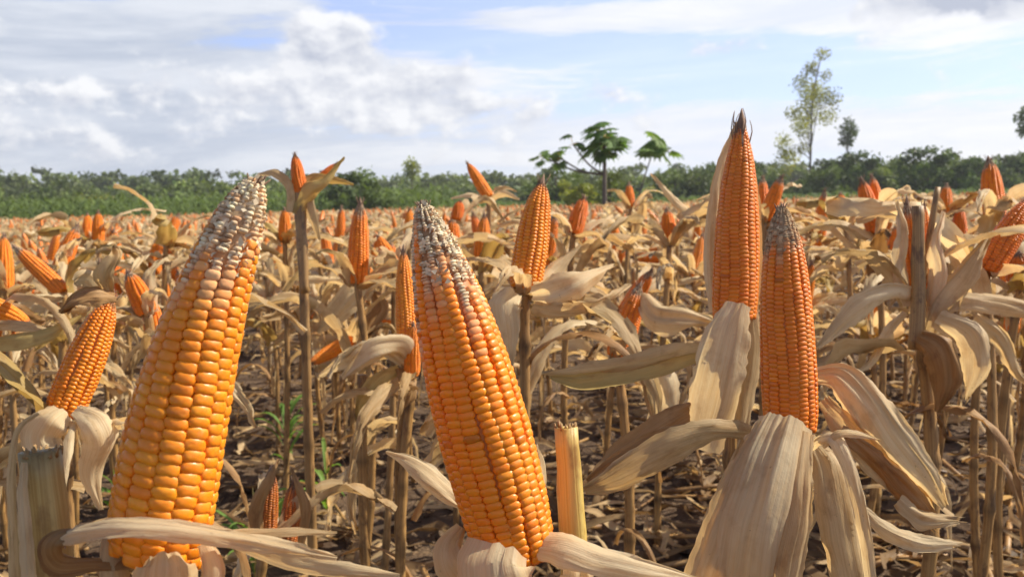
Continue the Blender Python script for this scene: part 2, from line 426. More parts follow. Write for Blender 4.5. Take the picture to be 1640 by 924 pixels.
def ribbon(P, W, side, up, n=26, m=9, curl=0.6, curl_end=None, wrinkle=.05, seed=0, pleats=2.5, ragged=.0, tint=None, fold=0.0):
    """a papery leaf along path P, widths W (m), side = width direction(s), up = its upper face direction."""
    P = catmull(P, n); k = len(W); W = np.interp(np.linspace(0, 1, n), np.linspace(0, 1, k), W)
    S = catmull(side, n) if np.ndim(side) == 2 else np.repeat(np.array(side, float)[None], n, 0)
    Tn = np.gradient(P, axis=0); Tn /= np.linalg.norm(Tn, axis=1)[:, None] + 1e-9
    S = S - (S * Tn).sum(1)[:, None] * Tn; S /= np.linalg.norm(S, axis=1)[:, None] + 1e-9
    N = np.cross(S, Tn)
    if np.dot(N.mean(0), np.array(up, float)) < 0: N = -N
    V, UV, C = [], [], []; L = 0; rng = np.random.default_rng(seed); fL = .75 / max(.004, W.max())
    ce = curl if curl_end is None else curl_end
    for i in range(n):
        if i: L += np.linalg.norm(P[i] - P[i - 1])
        q = i / (n - 1); cu = curl * (1 - q) + ce * q; w = W[i] / 2
        for j in range(m):
            s = -1 + 2 * j / (m - 1)
            if abs(cu) > .02: x = math.sin(cu * s) / cu * w; h = -(1 - math.cos(cu * s)) / cu * w
            else: x, h = s * w, 0
            wr = mn.noise(Vector((s * pleats + seed * 3.1, L * fL, seed * 1.7))) * wrinkle * 1.5 + mn.noise(Vector((s * pleats * 2.6 + seed, L * fL * 2.2, 5.5))) * wrinkle * .6
            if m > 6: h += (.8 if m > 20 else 1) * (mn.noise(Vector((s * pleats * 2.5, L * fL * .35, seed * 4.7))) * .09 + mn.noise(Vector((s * pleats * 6, L * fL * .3, seed * 2.7))) * .035) * W.max()
            if m > 6 and j in (0, m - 1): x += mn.noise(Vector((L * 160, seed * 1.3, s))) * .05 * W.max()
            h += wr * W.max() * (.5 + .8 * abs(s)) + fold * abs(s) * w
            x += mn.noise(Vector((L * fL * 2.5, s * 2, seed * 2.3))) * wrinkle * .6 * W.max() * abs(s)
            g_ = 0
            if ragged and i == n - 1: g_ = rng.uniform(-1, .6) * ragged * W.max()
            V.append(P[i] + S[i] * x + N[i] * h + Tn[i] * g_); UV.append(((s + 1) / 2, L * 3.0))
            C.append(tint if tint else (1, 1, 1))
    Fc = [(a * m + b, a * m + b + 1, (a + 1) * m + b + 1, (a + 1) * m + b) for a in range(n - 1) for b in range(m - 1)]
    if 6 < m < 10:
        tr = random.Random(seed * 7 + 3); drop = set()
        for _ in range(1 if W[-1] < .5 * W.max() else 0):                      # slits running in from the tip
            c_ = tr.randrange(1, m - 2); a0 = int((n - 1) * tr.uniform(.72, .93))
            drop |= {(a_, c_) for a_ in range(a0, n - 1)}
        for _ in range(3):                      # nicks in the edges
            c_ = tr.choice((0, m - 2)); a0 = tr.randrange(n // 4, n - 2); drop |= {(a_, c_) for a_ in range(a0, min(n - 1, a0 + tr.randrange(1, 3)))}
        Fc = [f for i_, f in enumerate(Fc) if (i_ // (m - 1), i_ % (m - 1)) not in drop]
    return V, Fc, UV, C

def rib_mesh(name, parts, mat_):
    V, Fc, UV, C = [], [], [], []
    for v, f, u, c in parts:
        b = len(V); V += [tuple(q) for q in v]; Fc += [tuple(i + b for i in ff) for ff in f]; UV += u; C += c
    me = make_mesh(name, V, Fc, mat_, uv=UV)
    a = me.color_attributes.new('tint', 'FLOAT_COLOR', 'POINT')
    a.data.foreach_set('color', np.hstack([np.array(C, np.float32), np.ones((len(C), 1), np.float32)]).ravel())
    return me

def tube(P, rad, seg=10, n=None, cap=True, seed=0, rough=0.0, oval=1.0):
    P = catmull(P, n) if n else np.array(P, float)
    n = len(P); rad = np.interp(np.linspace(0, 1, n), np.linspace(0, 1, len(rad)), rad)
    V, UV = [], []; L = 0
    up = Vector((0.13, 1, 0.05))
    for i in range(n):
        t = Vector(P[min(n - 1, i + 1)] - P[max(0, i - 1)]).normalized()
        a = up.cross(t); a = a.normalized() if a.length > 1e-4 else Vector((1, 0, 0)); b = t.cross(a)
        if i: L += float(np.linalg.norm(P[i] - P[i - 1]))
        for j in range(seg):
            an = 2 * math.pi * j / seg
            rr = rad[i] * (1 + rough * mn.noise(Vector((math.cos(an) * 1.5 + seed, math.sin(an) * 1.5, L * 40))))
            V.append(tuple(Vector(P[i]) + a * math.cos(an) * rr + b * math.sin(an) * rr * oval)); UV.append((abs(2 * j / seg - 1), L * 3))
    Fc = [(i * seg + j, i * seg + (j + 1) % seg, (i + 1) * seg + (j + 1) % seg, (i + 1) * seg + j) for i in range(n - 1) for j in range(seg)]
    if cap:
        for e, i in ((0, 0), (1, n - 1)):
            V.append(tuple(P[i])); UV.append((.5, L * 3 * e)); c = len(V) - 1
            for j in range(seg):
                a_, b_ = i * seg + j, i * seg + (j + 1) % seg; Fc.append((c, b_, a_) if e == 0 else (c, a_, b_))
    return V, Fc, UV, [(1, 1, 1)] * len(V)

def stalk_parts(a, b, r0, r1, seed=0, nodes=.16, seg=10, lean=.012, top_dark=False):
    """corn stalk between two points with swollen nodes and grooves"""
    a, b = np.array(a, float), np.array(b, float); L = np.linalg.norm(b - a); n = max(8, int(L / .012)); rng = random.Random(seed)
    k = [0]
    while k[-1] < L: k.append(k[-1] + nodes * rng.uniform(.8, 1.2))
    P, Rr = [], []; ox, oy = rng.uniform(-1, 1) * lean, rng.uniform(-1, 1) * lean
    for i in range(n):
        q = i / (n - 1); s = q * L; d = min(abs(s - x) for x in k[1:] + [9]) if len(k) > 1 else 9
        r = (r0 * (1 - q) + r1 * q) * (1 + .28 * math.exp(-(d / .006) ** 2))
        bow = math.sin(q * math.pi)
        P.append(a * (1 - q) + b * q + np.array((ox * bow, oy * bow, 0))); Rr.append(r)
    v, f, u, c = tube(P, Rr, seg, seed=seed, rough=.18, oval=.85)
    c = []
    for i in range(n):
        s_ = i / (n - 1) * L; d = min([abs(s_ - x) for x in k[1:]] + [9]); t_ = 1 - .5 * math.exp(-(d / .009) ** 2)
        if top_dark: t_ *= 1 - .5 * math.exp(-((L - s_) / .012) ** 2)
        c += [(t_, t_ * .96, t_ * .92)] * seg
    c += [c[0], c[-1]]
    return v, f, u, c

# ------------------------------------------------------------------ ground and litter
def build_ground():
    rs = [0.0]
    r = .25
    while r < 5000:
        rs.append(r); r *= 1.028 if r < 14 else 1.07
    th = list(np.radians(np.concatenate([np.arange(-48, 48, .5), np.arange(48, 312, 6)])))
    V = [(0, 0, ground_z(0, 0))]; n = len(th)
    for r in rs[1:]:
        for a in th:
            x, y = r * math.sin(a), r * math.cos(a); V.append((x, y, ground_z(x, y)))
    Fc = [(0, 1 + (j + 1) % n, 1 + j) for j in range(n)]
    for i in range(len(rs) - 2):
        for j in range(n):
            k = (j + 1) % n; a = 1 + i * n; Fc.append((a + j, a + k, a + n + k, a + n + j))
    tag(link('ground', make_mesh('ground', V, Fc, SOIL)), kind='structure')
build_ground()

def build_litter():
    rng = random.Random(5); parts = []
    for i in range(4200):
        y = 1.2 + 9.5 * rng.random() ** 1.5; x = rng.uniform(-.62, .62) * y * 1.1 + rng.uniform(-.3, .3)
        z = ground_z(x, y); L = rng.uniform(.05, .24) * (1 if y < 5 else 1.3); a = rng.uniform(0, 6.28); w = rng.uniform(.006, .035)
        d = np.array((math.cos(a), math.sin(a), 0)); s = np.array((-math.sin(a), math.cos(a), rng.uniform(-.8, .8)))
        p0 = np.array((x, y, z + rng.uniform(.004, .02)))
        pts = [p0 + d * L * q + np.array((0, 0, rng.uniform(0, .035) * (L / .15))) + s * rng.uniform(-.02, .02) for q in (0, .35, .7, 1)]
        tn = rng.choice([(.6, .54, .48), (.9, .87, .84), (.42, .36, .31), (.5, .43, .38), (1.15, 1.12, 1.1), (.26, .22, .2)])
        parts.append(ribbon(pts, [w * .5, w, w * .8, w * .15], s, (0, 0, 1), n=6, m=3, curl=rng.uniform(-1.2, 1.2), wrinkle=.2, seed=i % 97, tint=tn))
    tag(link('leaf_litter', rib_mesh('leaf_litter', parts, HUSK_TAN)), 'dead corn leaves and husk scraps strewn over the brown soil', 'leaf litter', kind='stuff')
    parts = []
    for i in range(420):
        y = 1.6 + 8 * rng.random() ** 1.4; x = rng.uniform(-.6, .6) * y * 1.1; z = ground_z(x, y); a = rng.uniform(0, 6.28); L = rng.uniform(.08, .4)
        r = rng.uniform(.003, .009); p = np.array((x, y, z + r + .004)); q = p + np.array((math.cos(a) * L, math.sin(a) * L, rng.uniform(0, .03)))
        v, f, u, c = tube([p, q], [r, r * .8], 6, n=4); tn = rng.choice([(1, 1, 1), (.6, .55, .5), (1.2, 1.15, 1.1)])
        parts.append((v, f, u, [tn] * len(v)))
    tag(link('stalk_litter', rib_mesh('stalk_litter', parts, STALK)), 'broken pieces of dry stalk lying on the soil', 'stalk litter', kind='stuff')
    V, Fc = [], []
    for i in range(2600):
        y = 1.4 + 6 * rng.random() ** 1.3; x = rng.uniform(-.6, .6) * y * 1.1; z = ground_z(x, y); r = rng.uniform(.006, .026) * (1.3 if rng.random() < .1 else 1)
        b = len(V); c = Vector((x, y, z + r * .2))
        for d in ((1, 0, 0), (0, 1, 0), (-1, 0, 0), (0, -1, 0), (0, 0, .8), (0, 0, -1)):
            V.append(tuple(c + Vector(d) * r * rng.uniform(.6, 1.3) + Vector((rng.uniform(-.3, .3) * r,) * 3)))
        for f in ((0, 1, 4), (1, 2, 4), (2, 3, 4), (3, 0, 4), (1, 0, 5), (2, 1, 5), (3, 2, 5), (0, 3, 5)): Fc.append(tuple(b + k for k in f))
    tag(link('soil_clods', make_mesh('soil_clods', V, Fc, SOIL, smooth=False)), 'crumbly brown clods of soil between the stalks', 'soil', kind='stuff')
build_litter()

# ------------------------------------------------------------------ hero plants
def px(w, Z): return w / F * Z

def leaf_at(name, parent, pts, W, mat_=HUSK_CREAM, roll=0, curl=.7, curl_end=None, wrinkle=.06, seed=1, pleats=2.5, ragged=0, tint=None, up=None, n=30, m=11, fold=0):
    """a husk leaf through photo positions (x, y, depth); roll turns its face away from the viewer"""
    W3 = [at(*p) for p in pts]; loc = parent.matrix_world_loc
    P = [np.array(w - loc) for w in W3]; widths = [px(w, p[2]) for w, p in zip(np.interp(np.linspace(0, 1, len(pts)), np.linspace(0, 1, len(W)), W), pts)]
    rolls = np.interp(np.linspace(0, 1, len(pts)), np.linspace(0, 1, len(roll)), roll) if hasattr(roll, '__len__') else [roll] * len(pts)
    S = []
    for i in range(len(P)):
        t = Vector(P[min(len(P) - 1, i + 1)] - P[max(0, i - 1)]).normalized()
        view = (W3[i] - Vector((0, 0, H))).normalized(); s = t.cross(view)
        s = s.normalized() if s.length > 1e-3 else Vector((1, 0, 0))
        s.rotate(Quaternion(t, R(rolls[i]))); S.append(np.array(s))
    view = (W3[len(W3) // 2] - Vector((0, 0, H))).normalized()
    me = rib_mesh(name, [ribbon(P, widths, S, up if up is not None else -view, n=n, m=m, curl=curl, curl_end=curl_end, wrinkle=wrinkle, seed=seed, pleats=pleats, ragged=ragged, tint=tint, fold=fold)], mat_)
    return me

class Root:
    """wraps a plant's empty so meshes can be written in world positions"""
    def __init__(s, name, base, label, cat='corn plant', group=None):
        s.o = empty(name, base, label, cat, group); s.matrix_world_loc = Vector(base)
    def leaf(s, pts, W, parent=None, name='husk_leaf', **k):
        me = leaf_at(name, s, pts, W, **k); o = link(name, me, parent or s.o)
        if parent is not None: o.matrix_basis = parent.matrix_basis.inverted()
        return o
    def stalk(s, a, b, r0, r1, mat_=STALK, seed=0, name='stalk', **k):
        o = link(name, rib_mesh(name, [stalk_parts(a - s.matrix_world_loc, b - s.matrix_world_loc, r0, r1, seed, **k)], mat_), s.o); return o
    def ear(s, base, tip, me_fn, roll=0):
        a, b = base - s.matrix_world_loc, tip - s.matrix_world_loc
        return link('corn_cob', me_fn((b - a).length), s.o, frame_along(a, b, roll))

def silk(parent, L, n=26, r=.008, length=.03, spread=.25, seed=0, down=.0, name='dried_silk', start=.93):
    rng = random.Random(seed); parts = []
    parts.append(tube([(0, 0, L * start), (0, 0, L * start + length * .5), (rng.uniform(-.002, .002), 0, L * start + length)], [r, r * .62, .0005], 9, n=8, rough=.5, seed=seed))
    for i in range(n):
        a = rng.uniform(0, 6.28); q = rng.uniform(.2, 1)
        p0 = np.array((math.cos(a) * r * q, math.sin(a) * r * q, L * start + rng.uniform(0, length * .3)))
        d = np.array((math.cos(a) * spread, math.sin(a) * spread, 1)) * length * rng.uniform(.5, 1.1)
        p2 = p0 + d + np.array((0, 0, -down * length)); p1 = (p0 + p2) / 2 + np.array((rng.uniform(-1, 1), rng.uniform(-1, 1), .5)) * length * .1
        parts.append(tube([p0, p1, p2], [.0009, .0006, .0003], 4, n=5))
    return link(name, rib_mesh(name, parts, SILK), parent)

def hero_A():
    Z = .46; base = at(252, 888, Z); tip = at(411, 284, Z * 1.03)
    g0 = Vector((base.x, base.y, ground_z(base.x, base.y) - .01))
    r = Root('corn_plant', g0, 'biggest corn ear with fat golden kernels and whitish dry tip, beside a cut stump')
    k = px(1, Z)
    prof = [(0, 66 * k), (.06, 73 * k), (.2, 74 * k), (.4, 69 * k), (.58, 60 * k), (.72, 50 * k), (.83, 42 * k), (.9, 34 * k), (.95, 24 * k), (.985, 13 * k), (1, 4 * k)]
    e = r.ear(base, tip, lambda L: ear_mesh('corn_cob', L, prof, 13, 40, 11, True, tip_from=.775, tip_blend=.065, base_col=(.90, .262, .010), tip_col=(.82, .66, .44), depth=.10, tip_core=(.52, .38, .22), chaff=500, bend=(-.0, 0), vary=.05, nl=(5, 12)), R(8))
    # bow the ear a little to the left
    me = e.data; L = (tip - base).length; M = e.matrix_basis.to_3x3().inverted(); left = M @ Vector((-1, 0, .1)); 
    co = np.empty(len(me.vertices) * 3, np.float32); me.vertices.foreach_get('co', co); co = co.reshape(-1, 3)
    q = np.clip(co[:, 2] / L, 0, 1); bow = (q * (1 - q) * 4)[:, None] * .0075; co += bow * np.array(left)[None]; me.vertices.foreach_set('co', co.ravel()); me.update()
    silk(e, L, 5, .004, .006, .8, 3, start=.975)
    top = at(240, 960, Z)
    r.stalk(g0, top, .013, .011, seed=3, name='stalk')
    # the cut stump to the left of the ear, part of the same plant
    sb = at(78, 1020, .47); st = at(64, 722, .47)
    s = r.stalk(Vector((sb.x, sb.y + .01, sb.z)), st, .0118, .0100, STALK_STUMP, seed=8, seg=18, lean=.001, nodes=.3, name='cut_stalk', top_dark=True)
    r.stalk(g0, Vector((sb.x, sb.y + .01, sb.z)), .013, .0125, seed=5)
    parts = []; rng = random.Random(3); c = st - r.matrix_world_loc
    for i in range(40):
        a = rng.uniform(0, 6.28); q = rng.uniform(.3, 1) * .0105; p = np.array((c.x + math.cos(a) * q, c.y + math.sin(a) * q * .85, c.z - .002))
        parts.append(tube([p, p + np.array((rng.uniform(-.002, .002), rng.uniform(-.002, .002), rng.uniform(.001, .005)))], [.0014, .0005], 4, n=3))
    link('frayed_rim', rib_mesh('frayed_rim', parts, STALK), r.o)
    # sheath strips left and right of the stump
    r.leaf([(28, 960, .465), (24, 860, .465), (20, 760, .465), (30, 690, .465), (62, 662, .47)], [26, 22, 16, 12, 5], mat_=HUSK_TAN, name='leaf_sheath', curl=1.0, seed=5, roll=30)
    r.leaf([(48, 990, .455), (42, 880, .455), (36, 790, .457), (38, 740, .46)], [30, 26, 20, 12], mat_=HUSK_CREAM, name='leaf_sheath', curl=1.0, seed=15, roll=-10)
    # husk ribbon crossing in front of the ear
    r.leaf([(82, 868, .44), (120, 850, .432), (190, 840, .425), (290, 846, .425), (400, 866, .43), (470, 880, .435), (540, 892, .44)], [20, 40, 46, 44, 34, 26, 8], e, curl=.9, wrinkle=.10, seed=21, roll=[-55, -45, -35, -30, -10, 10, 0], mat_=HUSK_CREAM)
    r.leaf([(150, 846, .44), (95, 856, .435), (78, 880, .435), (96, 905, .44), (150, 902, .445), (220, 900, .45)], [26, 44, 52, 46, 34, 20], e, curl=1.1, wrinkle=.08, seed=33, roll=[50, 40, 20, 0, -20, -30], mat_=HUSK_BROWN)
    r.leaf([(330, 852, .44), (410, 852, .45), (480, 850, .455), (540, 852, .46)], [12, 22, 18, 4], e, curl=.8, seed=8, roll=-30, mat_=HUSK_TAN)
    # shank and the pale husk butt under the ear
    r.leaf([(180, 850, .452), (175, 900, .447), (185, 960, .445), (200, 1040, .45)], [40, 54, 60, 50], e, curl=1.2, seed=41, roll=20, mat_=HUSK_TAN)
    r.leaf([(330, 868, .447), (345, 910, .445), (335, 970, .447), (300, 1040, .45)], [30, 50, 56, 40], e, curl=1.2, seed=43, roll=-20, mat_=HUSK_CREAM)
    r.leaf([(262, 884, .428), (262, 910, .424), (258, 960, .426), (250, 1050, .44)], [70, 120, 135, 100], e, curl=1.25, seed=45, roll=0, mat_=HUSK_CREAM, wrinkle=.08, pleats=4)
    r.leaf([(380, 868, .44), (470, 902, .44), (560, 915, .442), (640, 922, .45)], [30, 34, 26, 8], e, curl=.6, seed=46, roll=25, mat_=HUSK_CREAM)
hero_A()

def hero_B():
    Z = .56; base = at(832, 900, Z); tip = at(676, 326, Z * 1.0)
    g0 = Vector((base.x, base.y, ground_z(base.x, base.y) - .01))
    r = Root('corn_plant', g0, 'leaning orange ear with speckled white tip in cream husk, beside a cut yellow stalk')
    k = px(1, Z)
    prof = [(0, 50 * k), (.05, 60 * k), (.15, 66 * k), (.35, 69 * k), (.5, 66 * k), (.62, 60 * k), (.72, 53 * k), (.82, 41 * k), (.9, 30 * k), (.95, 20 * k), (.985, 11 * k), (1, 4 * k)]
    e = r.ear(base, tip, lambda L: ear_mesh('corn_cob', L, prof, 17, 56, 23, True, tip_from=.80, tip_blend=.06, base_col=(.90, .240, .008), tip_col=(.76, .62, .42), depth=.082, tip_core=(.34, .22, .12), chaff=420, vary=.04, nl=(4, 10), dry_side=0.0), R(40))
    silk(e, (tip - base).length, 8, .0045, .010, .3, 7, start=.965)
    top = at(850, 965, Z); r.stalk(g0, top, .013, .010, seed=13)
    sb = at(925, 985, .60); st = at(907, 684, .60)
    s = r.stalk(sb, st, .0095, .0078, STALK_FRESH, seed=18, seg=18, lean=.001, nodes=.35, name='cut_stalk')
    r.stalk(g0, sb, .012, .0095, seed=16)
    parts = []; rng = random.Random(6); c = st - r.matrix_world_loc
    for i in range(26):
        a = rng.uniform(0, 6.28); q = rng.uniform(.5, 1) * .0075; p = np.array((c.x + math.cos(a) * q, c.y + math.sin(a) * q * .85, c.z - .001))
        parts.append(tube([p, p + np.array((rng.uniform(-.001, .001), 0, rng.uniform(.002, .005)))], [.001, .0004], 4, n=3))
    link('frayed_rim', rib_mesh('frayed_rim', parts, STALK), r.o)
    # husk cup
    r.leaf([(738, 842, .56), (716, 872, .555), (724, 910, .545), (770, 960, .54)], [20, 60, 90, 90], e, curl=1.0, seed=51, roll=25, wrinkle=.05)
    r.leaf([(800, 868, .53), (790, 905, .522), (800, 950, .52), (820, 1010, .53)], [120, 150, 160, 120], e, curl=1.15, seed=52, roll=0, wrinkle=.05, pleats=4)
    r.leaf([(862, 866, .545), (905, 872, .535), (960, 892, .53), (1030, 910, .53), (1120, 930, .54)], [56, 74, 62, 48, 10], e, curl=.9, seed=53, roll=[-30, -35, -30, -20, -10], wrinkle=.06, pleats=4)
    r.leaf([(900, 870, .55), (930, 920, .54), (900, 980, .545), (860, 1040, .55)], [30, 70, 80, 60], e, curl=1.0, seed=54, roll=-25)
    r.leaf([(742, 812, .60), (722, 790, .60), (690, 762, .60), (655, 738, .605), (618, 724, .61)], [10, 34, 44, 30, 4], e, curl=.8, seed=55, roll=[30, 35, 30, 20, 0], mat_=HUSK_CREAM, wrinkle=.07)
    r.leaf([(845, 835, .60), (862, 790, .62), (866, 745, .63), (858, 712, .63)], [44, 40, 26, 6], e, curl=.9, seed=57, roll=30, mat_=HUSK_CREAM)
hero_B()

def hero_C():
    Z = 1.0; base = at(1176, 510, Z); tip = at(1187, 196, Z)
    g0 = Vector((base.x, base.y + .03, ground_z(base.x, base.y) - .01))
    r = Root('corn_plant', g0, 'tallest corn ear, straight dark orange with brown spike tip, reaching into the sky')
    k = px(1, Z)
    prof = [(0, 32 * k), (.1, 34.5 * k), (.3, 34.5 * k), (.5, 32 * k), (.68, 27 * k), (.82, 20 * k), (.92, 12 * k), (.97, 7 * k), (1, 4 * k)]
    e = r.ear(base, tip, lambda L: ear_mesh('corn_cob', L, prof, 14, 54, 31, True, tip_from=.95, tip_blend=.02, base_col=(.80, .195, .010), tip_col=(.3, .16, .08), depth=.052, vary=.06, nl=(3, 8)))
    L = (tip - base).length
    silk(e, L, 9, .0108, .044, .05, 9, start=.86)
    r.stalk(g0, at(1178, 560, Z + .03), .013, .010, seed=23)
    # thin husk film left standing behind the ear
    r.leaf([(1150, 500, 1.02), (1143, 420, 1.02), (1147, 330, 1.02), (1158, 260, 1.02), (1180, 196, 1.01)], [30, 34, 30, 20, 6], e, curl=.9, seed=60, roll=35, mat_=HUSK_CREAM)
    r.leaf([(1205, 500, 1.03), (1212, 420, 1.03), (1212, 330, 1.03), (1204, 262, 1.02)], [18, 20, 14, 3], e, curl=.9, seed=61, roll=-40, mat_=HUSK_TAN)
    # husks hanging below
    r.leaf([(1180, 484, .965), (1165, 530, .955), (1150, 590, .95), (1136, 650, .955), (1120, 720, .96)], [56, 84, 96, 100, 70], e, curl=.95, seed=62, roll=8, wrinkle=.07, pleats=5)
    r.leaf([(1205, 500, 1.0), (1208, 560, 1.0), (1196, 640, 1.0), (1184, 720, 1.0)], [26, 44, 40, 14], e, curl=.9, seed=63, roll=-25, mat_=HUSK_TAN)
    r.leaf([(1130, 560, 1.0), (1080, 572, .98), (1010, 592, .97), (940, 602, .96), (868, 598, .96)], [26, 52, 50, 48, 6], e, curl=1.2, seed=64, roll=[-55, -62, -50, -55, -50], mat_=HUSK_TAN, wrinkle=.05)
    r.leaf([(1128, 570, .99), (1060, 590, .98), (990, 606, .965), (930, 616, .955), (880, 604, .955)], [16, 36, 42, 36, 6], e, curl=-1.0, seed=66, roll=[10, 20, 30, 30, 20], mat_=HUSK_GREENISH, wrinkle=.05)
    r.leaf([(1140, 640, .98), (1060, 690, .95), (990, 735, .93), (930, 780, .92)], [30, 62, 54, 14], e, curl=.8, seed=65, roll=[-20, -10, 10, 20], mat_=HUSK_BROWN, wrinkle=.1)
hero_C()

def hero_D():
    Z = .80; base = at(1267, 690, Z); tip = at(1252, 330, Z)
    g0 = Vector((base.x, base.y, ground_z(base.x, base.y) - .01))
    r = Root('corn_plant', g0, 'thick orange ear with greyish blunt-cone tip above a long drooping cream husk skirt')
    k = px(1, Z)
    prof = [(0, 37 * k), (.08, 41 * k), (.25, 42 * k), (.45, 40 * k), (.62, 37 * k), (.75, 32 * k), (.86, 25 * k), (.94, 16 * k), (.98, 9 * k), (1, 4 * k)]
    e = r.ear(base, tip, lambda L: ear_mesh('corn_cob', L, prof, 16, 56, 41, True, tip_from=.80, tip_blend=.03, base_col=(.80, .195, .010), tip_col=(.56, .40, .24), depth=.055, tip_core=(.42, .29, .17), chaff=260, vary=.06, nl=(3, 8), bend=(0.0, 0)))
    silk(e, (tip - base).length, 7, .004, .010, .3, 17, start=.96)
    r.stalk(g0, at(1262, 760, Z + .02), .013, .010, seed=33)
    # the long skirt: overlapping sheets
    r.leaf([(1262, 664, .755), (1240, 730, .735), (1222, 800, .72), (1205, 870, .715), (1190, 990, .72)], [100, 140, 158, 172, 185], e, curl=.95, seed=71, roll=4, wrinkle=.06, pleats=1.7, n=48, m=33)
    r.leaf([(1205, 690, .80), (1180, 770, .78), (1150, 850, .77), (1120, 950, .77)], [40, 80, 90, 90], e, curl=.9, seed=72, roll=25, wrinkle=.07, pleats=4, mat_=HUSK_TAN)
    r.leaf([(1300, 700, .78), (1330, 740, .76), (1345, 800, .745), (1358, 870, .74), (1372, 960, .74)], [30, 66, 84, 80, 60], e, curl=1.0, seed=73, roll=-25, wrinkle=.08, pleats=4, mat_=HUSK_TAN)
    r.leaf([(1296, 720, .77), (1312, 702, .755), (1338, 700, .745), (1364, 760, .735), (1384, 850, .73), (1398, 950, .73)], [10, 22, 32, 26, 24, 20], e, curl=.8, seed=74, roll=[-60, -50, -30, -10, 0, 0], mat_=HUSK_CREAM)
    r.leaf([(1318, 716, .75), (1340, 694, .745), (1372, 694, .745), (1410, 704, .75)], [8, 18, 16, 3], e, curl=.8, seed=84, roll=-30, mat_=HUSK_CREAM)
    r.leaf([(1226, 676, .765), (1196, 750, .745), (1166, 830, .735), (1135, 920, .735), (1120, 1000, .74)], [30, 74, 96, 104, 90], e, curl=1.0, seed=171, roll=14, wrinkle=.08, pleats=2.2, n=40, m=17)
    r.leaf([(1290, 690, .75), (1282, 760, .728), (1276, 830, .715), (1262, 900, .71), (1250, 1000, .71)], [40, 60, 70, 74, 60], e, curl=1.1, seed=173, roll=-12, wrinkle=.10, pleats=2.5, n=40, m=15, mat_=HUSK_TAN)
    # long brown leaf going left
    r.leaf([(1212, 700, .79), (1165, 696, .765), (1110, 706, .75), (1050, 732, .745), (990, 765, .75), (936, 786, .76)], [24, 44, 62, 66, 54, 16], e, curl=.9, seed=75, roll=[-60, -45, -30, -20, -10, 0], wrinkle=.10, mat_=HUSK_TAN, pleats=4)
    r.leaf([(1190, 690, .80), (1120, 690, .78), (1050, 706, .775), (980, 744, .77), (940, 770, .78)], [18, 34, 36, 28, 6], e, curl=-.9, seed=76, roll=[20, 30, 40, 30, 20], wrinkle=.08, mat_=HUSK_BROWN)
    # right side, the big twisted husk
    r.leaf([(1300, 600, .84), (1345, 600, .82), (1390, 650, .80), (1430, 710, .79), (1475, 765, .785), (1512, 812, .79)], [30, 62, 78, 86, 66, 16], e, curl=.9, seed=77, roll=[-20, -15, -5, 5, 15, 25], wrinkle=.09, pleats=4, n=40, m=15)
    r.leaf([(1318, 640, .83), (1360, 690, .81), (1410, 745, .80), (1465, 790, .80), (1500, 835, .80)], [26, 50, 54, 44, 12], e, curl=-.8, seed=78, roll=[10, 15, 20, 20, 20], wrinkle=.09, mat_=HUSK_TAN)
    r.leaf([(1345, 690, .80), (1400, 735, .795), (1460, 800, .79), (1505, 845, .79)], [14, 36, 46, 24], e, curl=.7, seed=79, roll=20, wrinkle=.12, mat_=HUSK_BROWN, ragged=.4)
    r.leaf([(1378, 808, .76), (1420, 846, .75), (1470, 866, .75), (1540, 872, .755)], [10, 34, 40, 14], e, curl=.9, seed=80, roll=[-20, -30, -25, -10], wrinkle=.1, mat_=HUSK_CREAM, ragged=.4)
    r.leaf([(1440, 800, .78), (1480, 830, .775), (1540, 832, .78)], [24, 40, 12], e, curl=.9, seed=81, roll=-20, wrinkle=.14, mat_=HUSK_TAN, ragged=.6)
hero_D()

# ------------------------------------------------------------------ kit of shared meshes for the field plants
PROF = [(0, .8), (.08, .97), (.3, 1), (.5, .96), (.68, .84), (.82, .66), (.92, .42), (.97, .24), (1, .1)]
COB_L = .17; COB_R = .0235
cobs = []
for i, (c, tf, tc) in enumerate([((.86, .23, .010), .93, (.35, .2, .1)), ((.84, .21, .010), .86, (.5, .38, .26)), ((.88, .25, .012), .95, (.3, .16, .08)), ((.80, .18, .010), .90, (.28, .17, .1))]):
    cobs.append(ear_mesh('corn_cob', COB_L, [(a, b * COB_R) for a, b in PROF], 14, 34, 100 + i, False, tip_from=tf, tip_blend=.03, base_col=c, tip_col=tc, depth=.10, nl=(2, 6)))
dull_cob = ear_mesh('corn_cob', COB_L, [(a, b * COB_R) for a, b in PROF], 14, 34, 120, False, tip_from=.85, tip_blend=.04, base_col=(.42, .11, .010), tip_col=(.2, .12, .07), core_col=(.3, .08, .01), depth=.09, nl=(2, 6))
far_cobs = [ear_mesh('corn_cob', COB_L, [(a, b * COB_R) for a, b in PROF], 9, 14, 130 + i, False, tip_from=.93, tip_blend=.03, base_col=(.84 + .03 * i, .20 + .03 * i, .012), depth=.10, nl=(1, 4)) for i in range(2)]

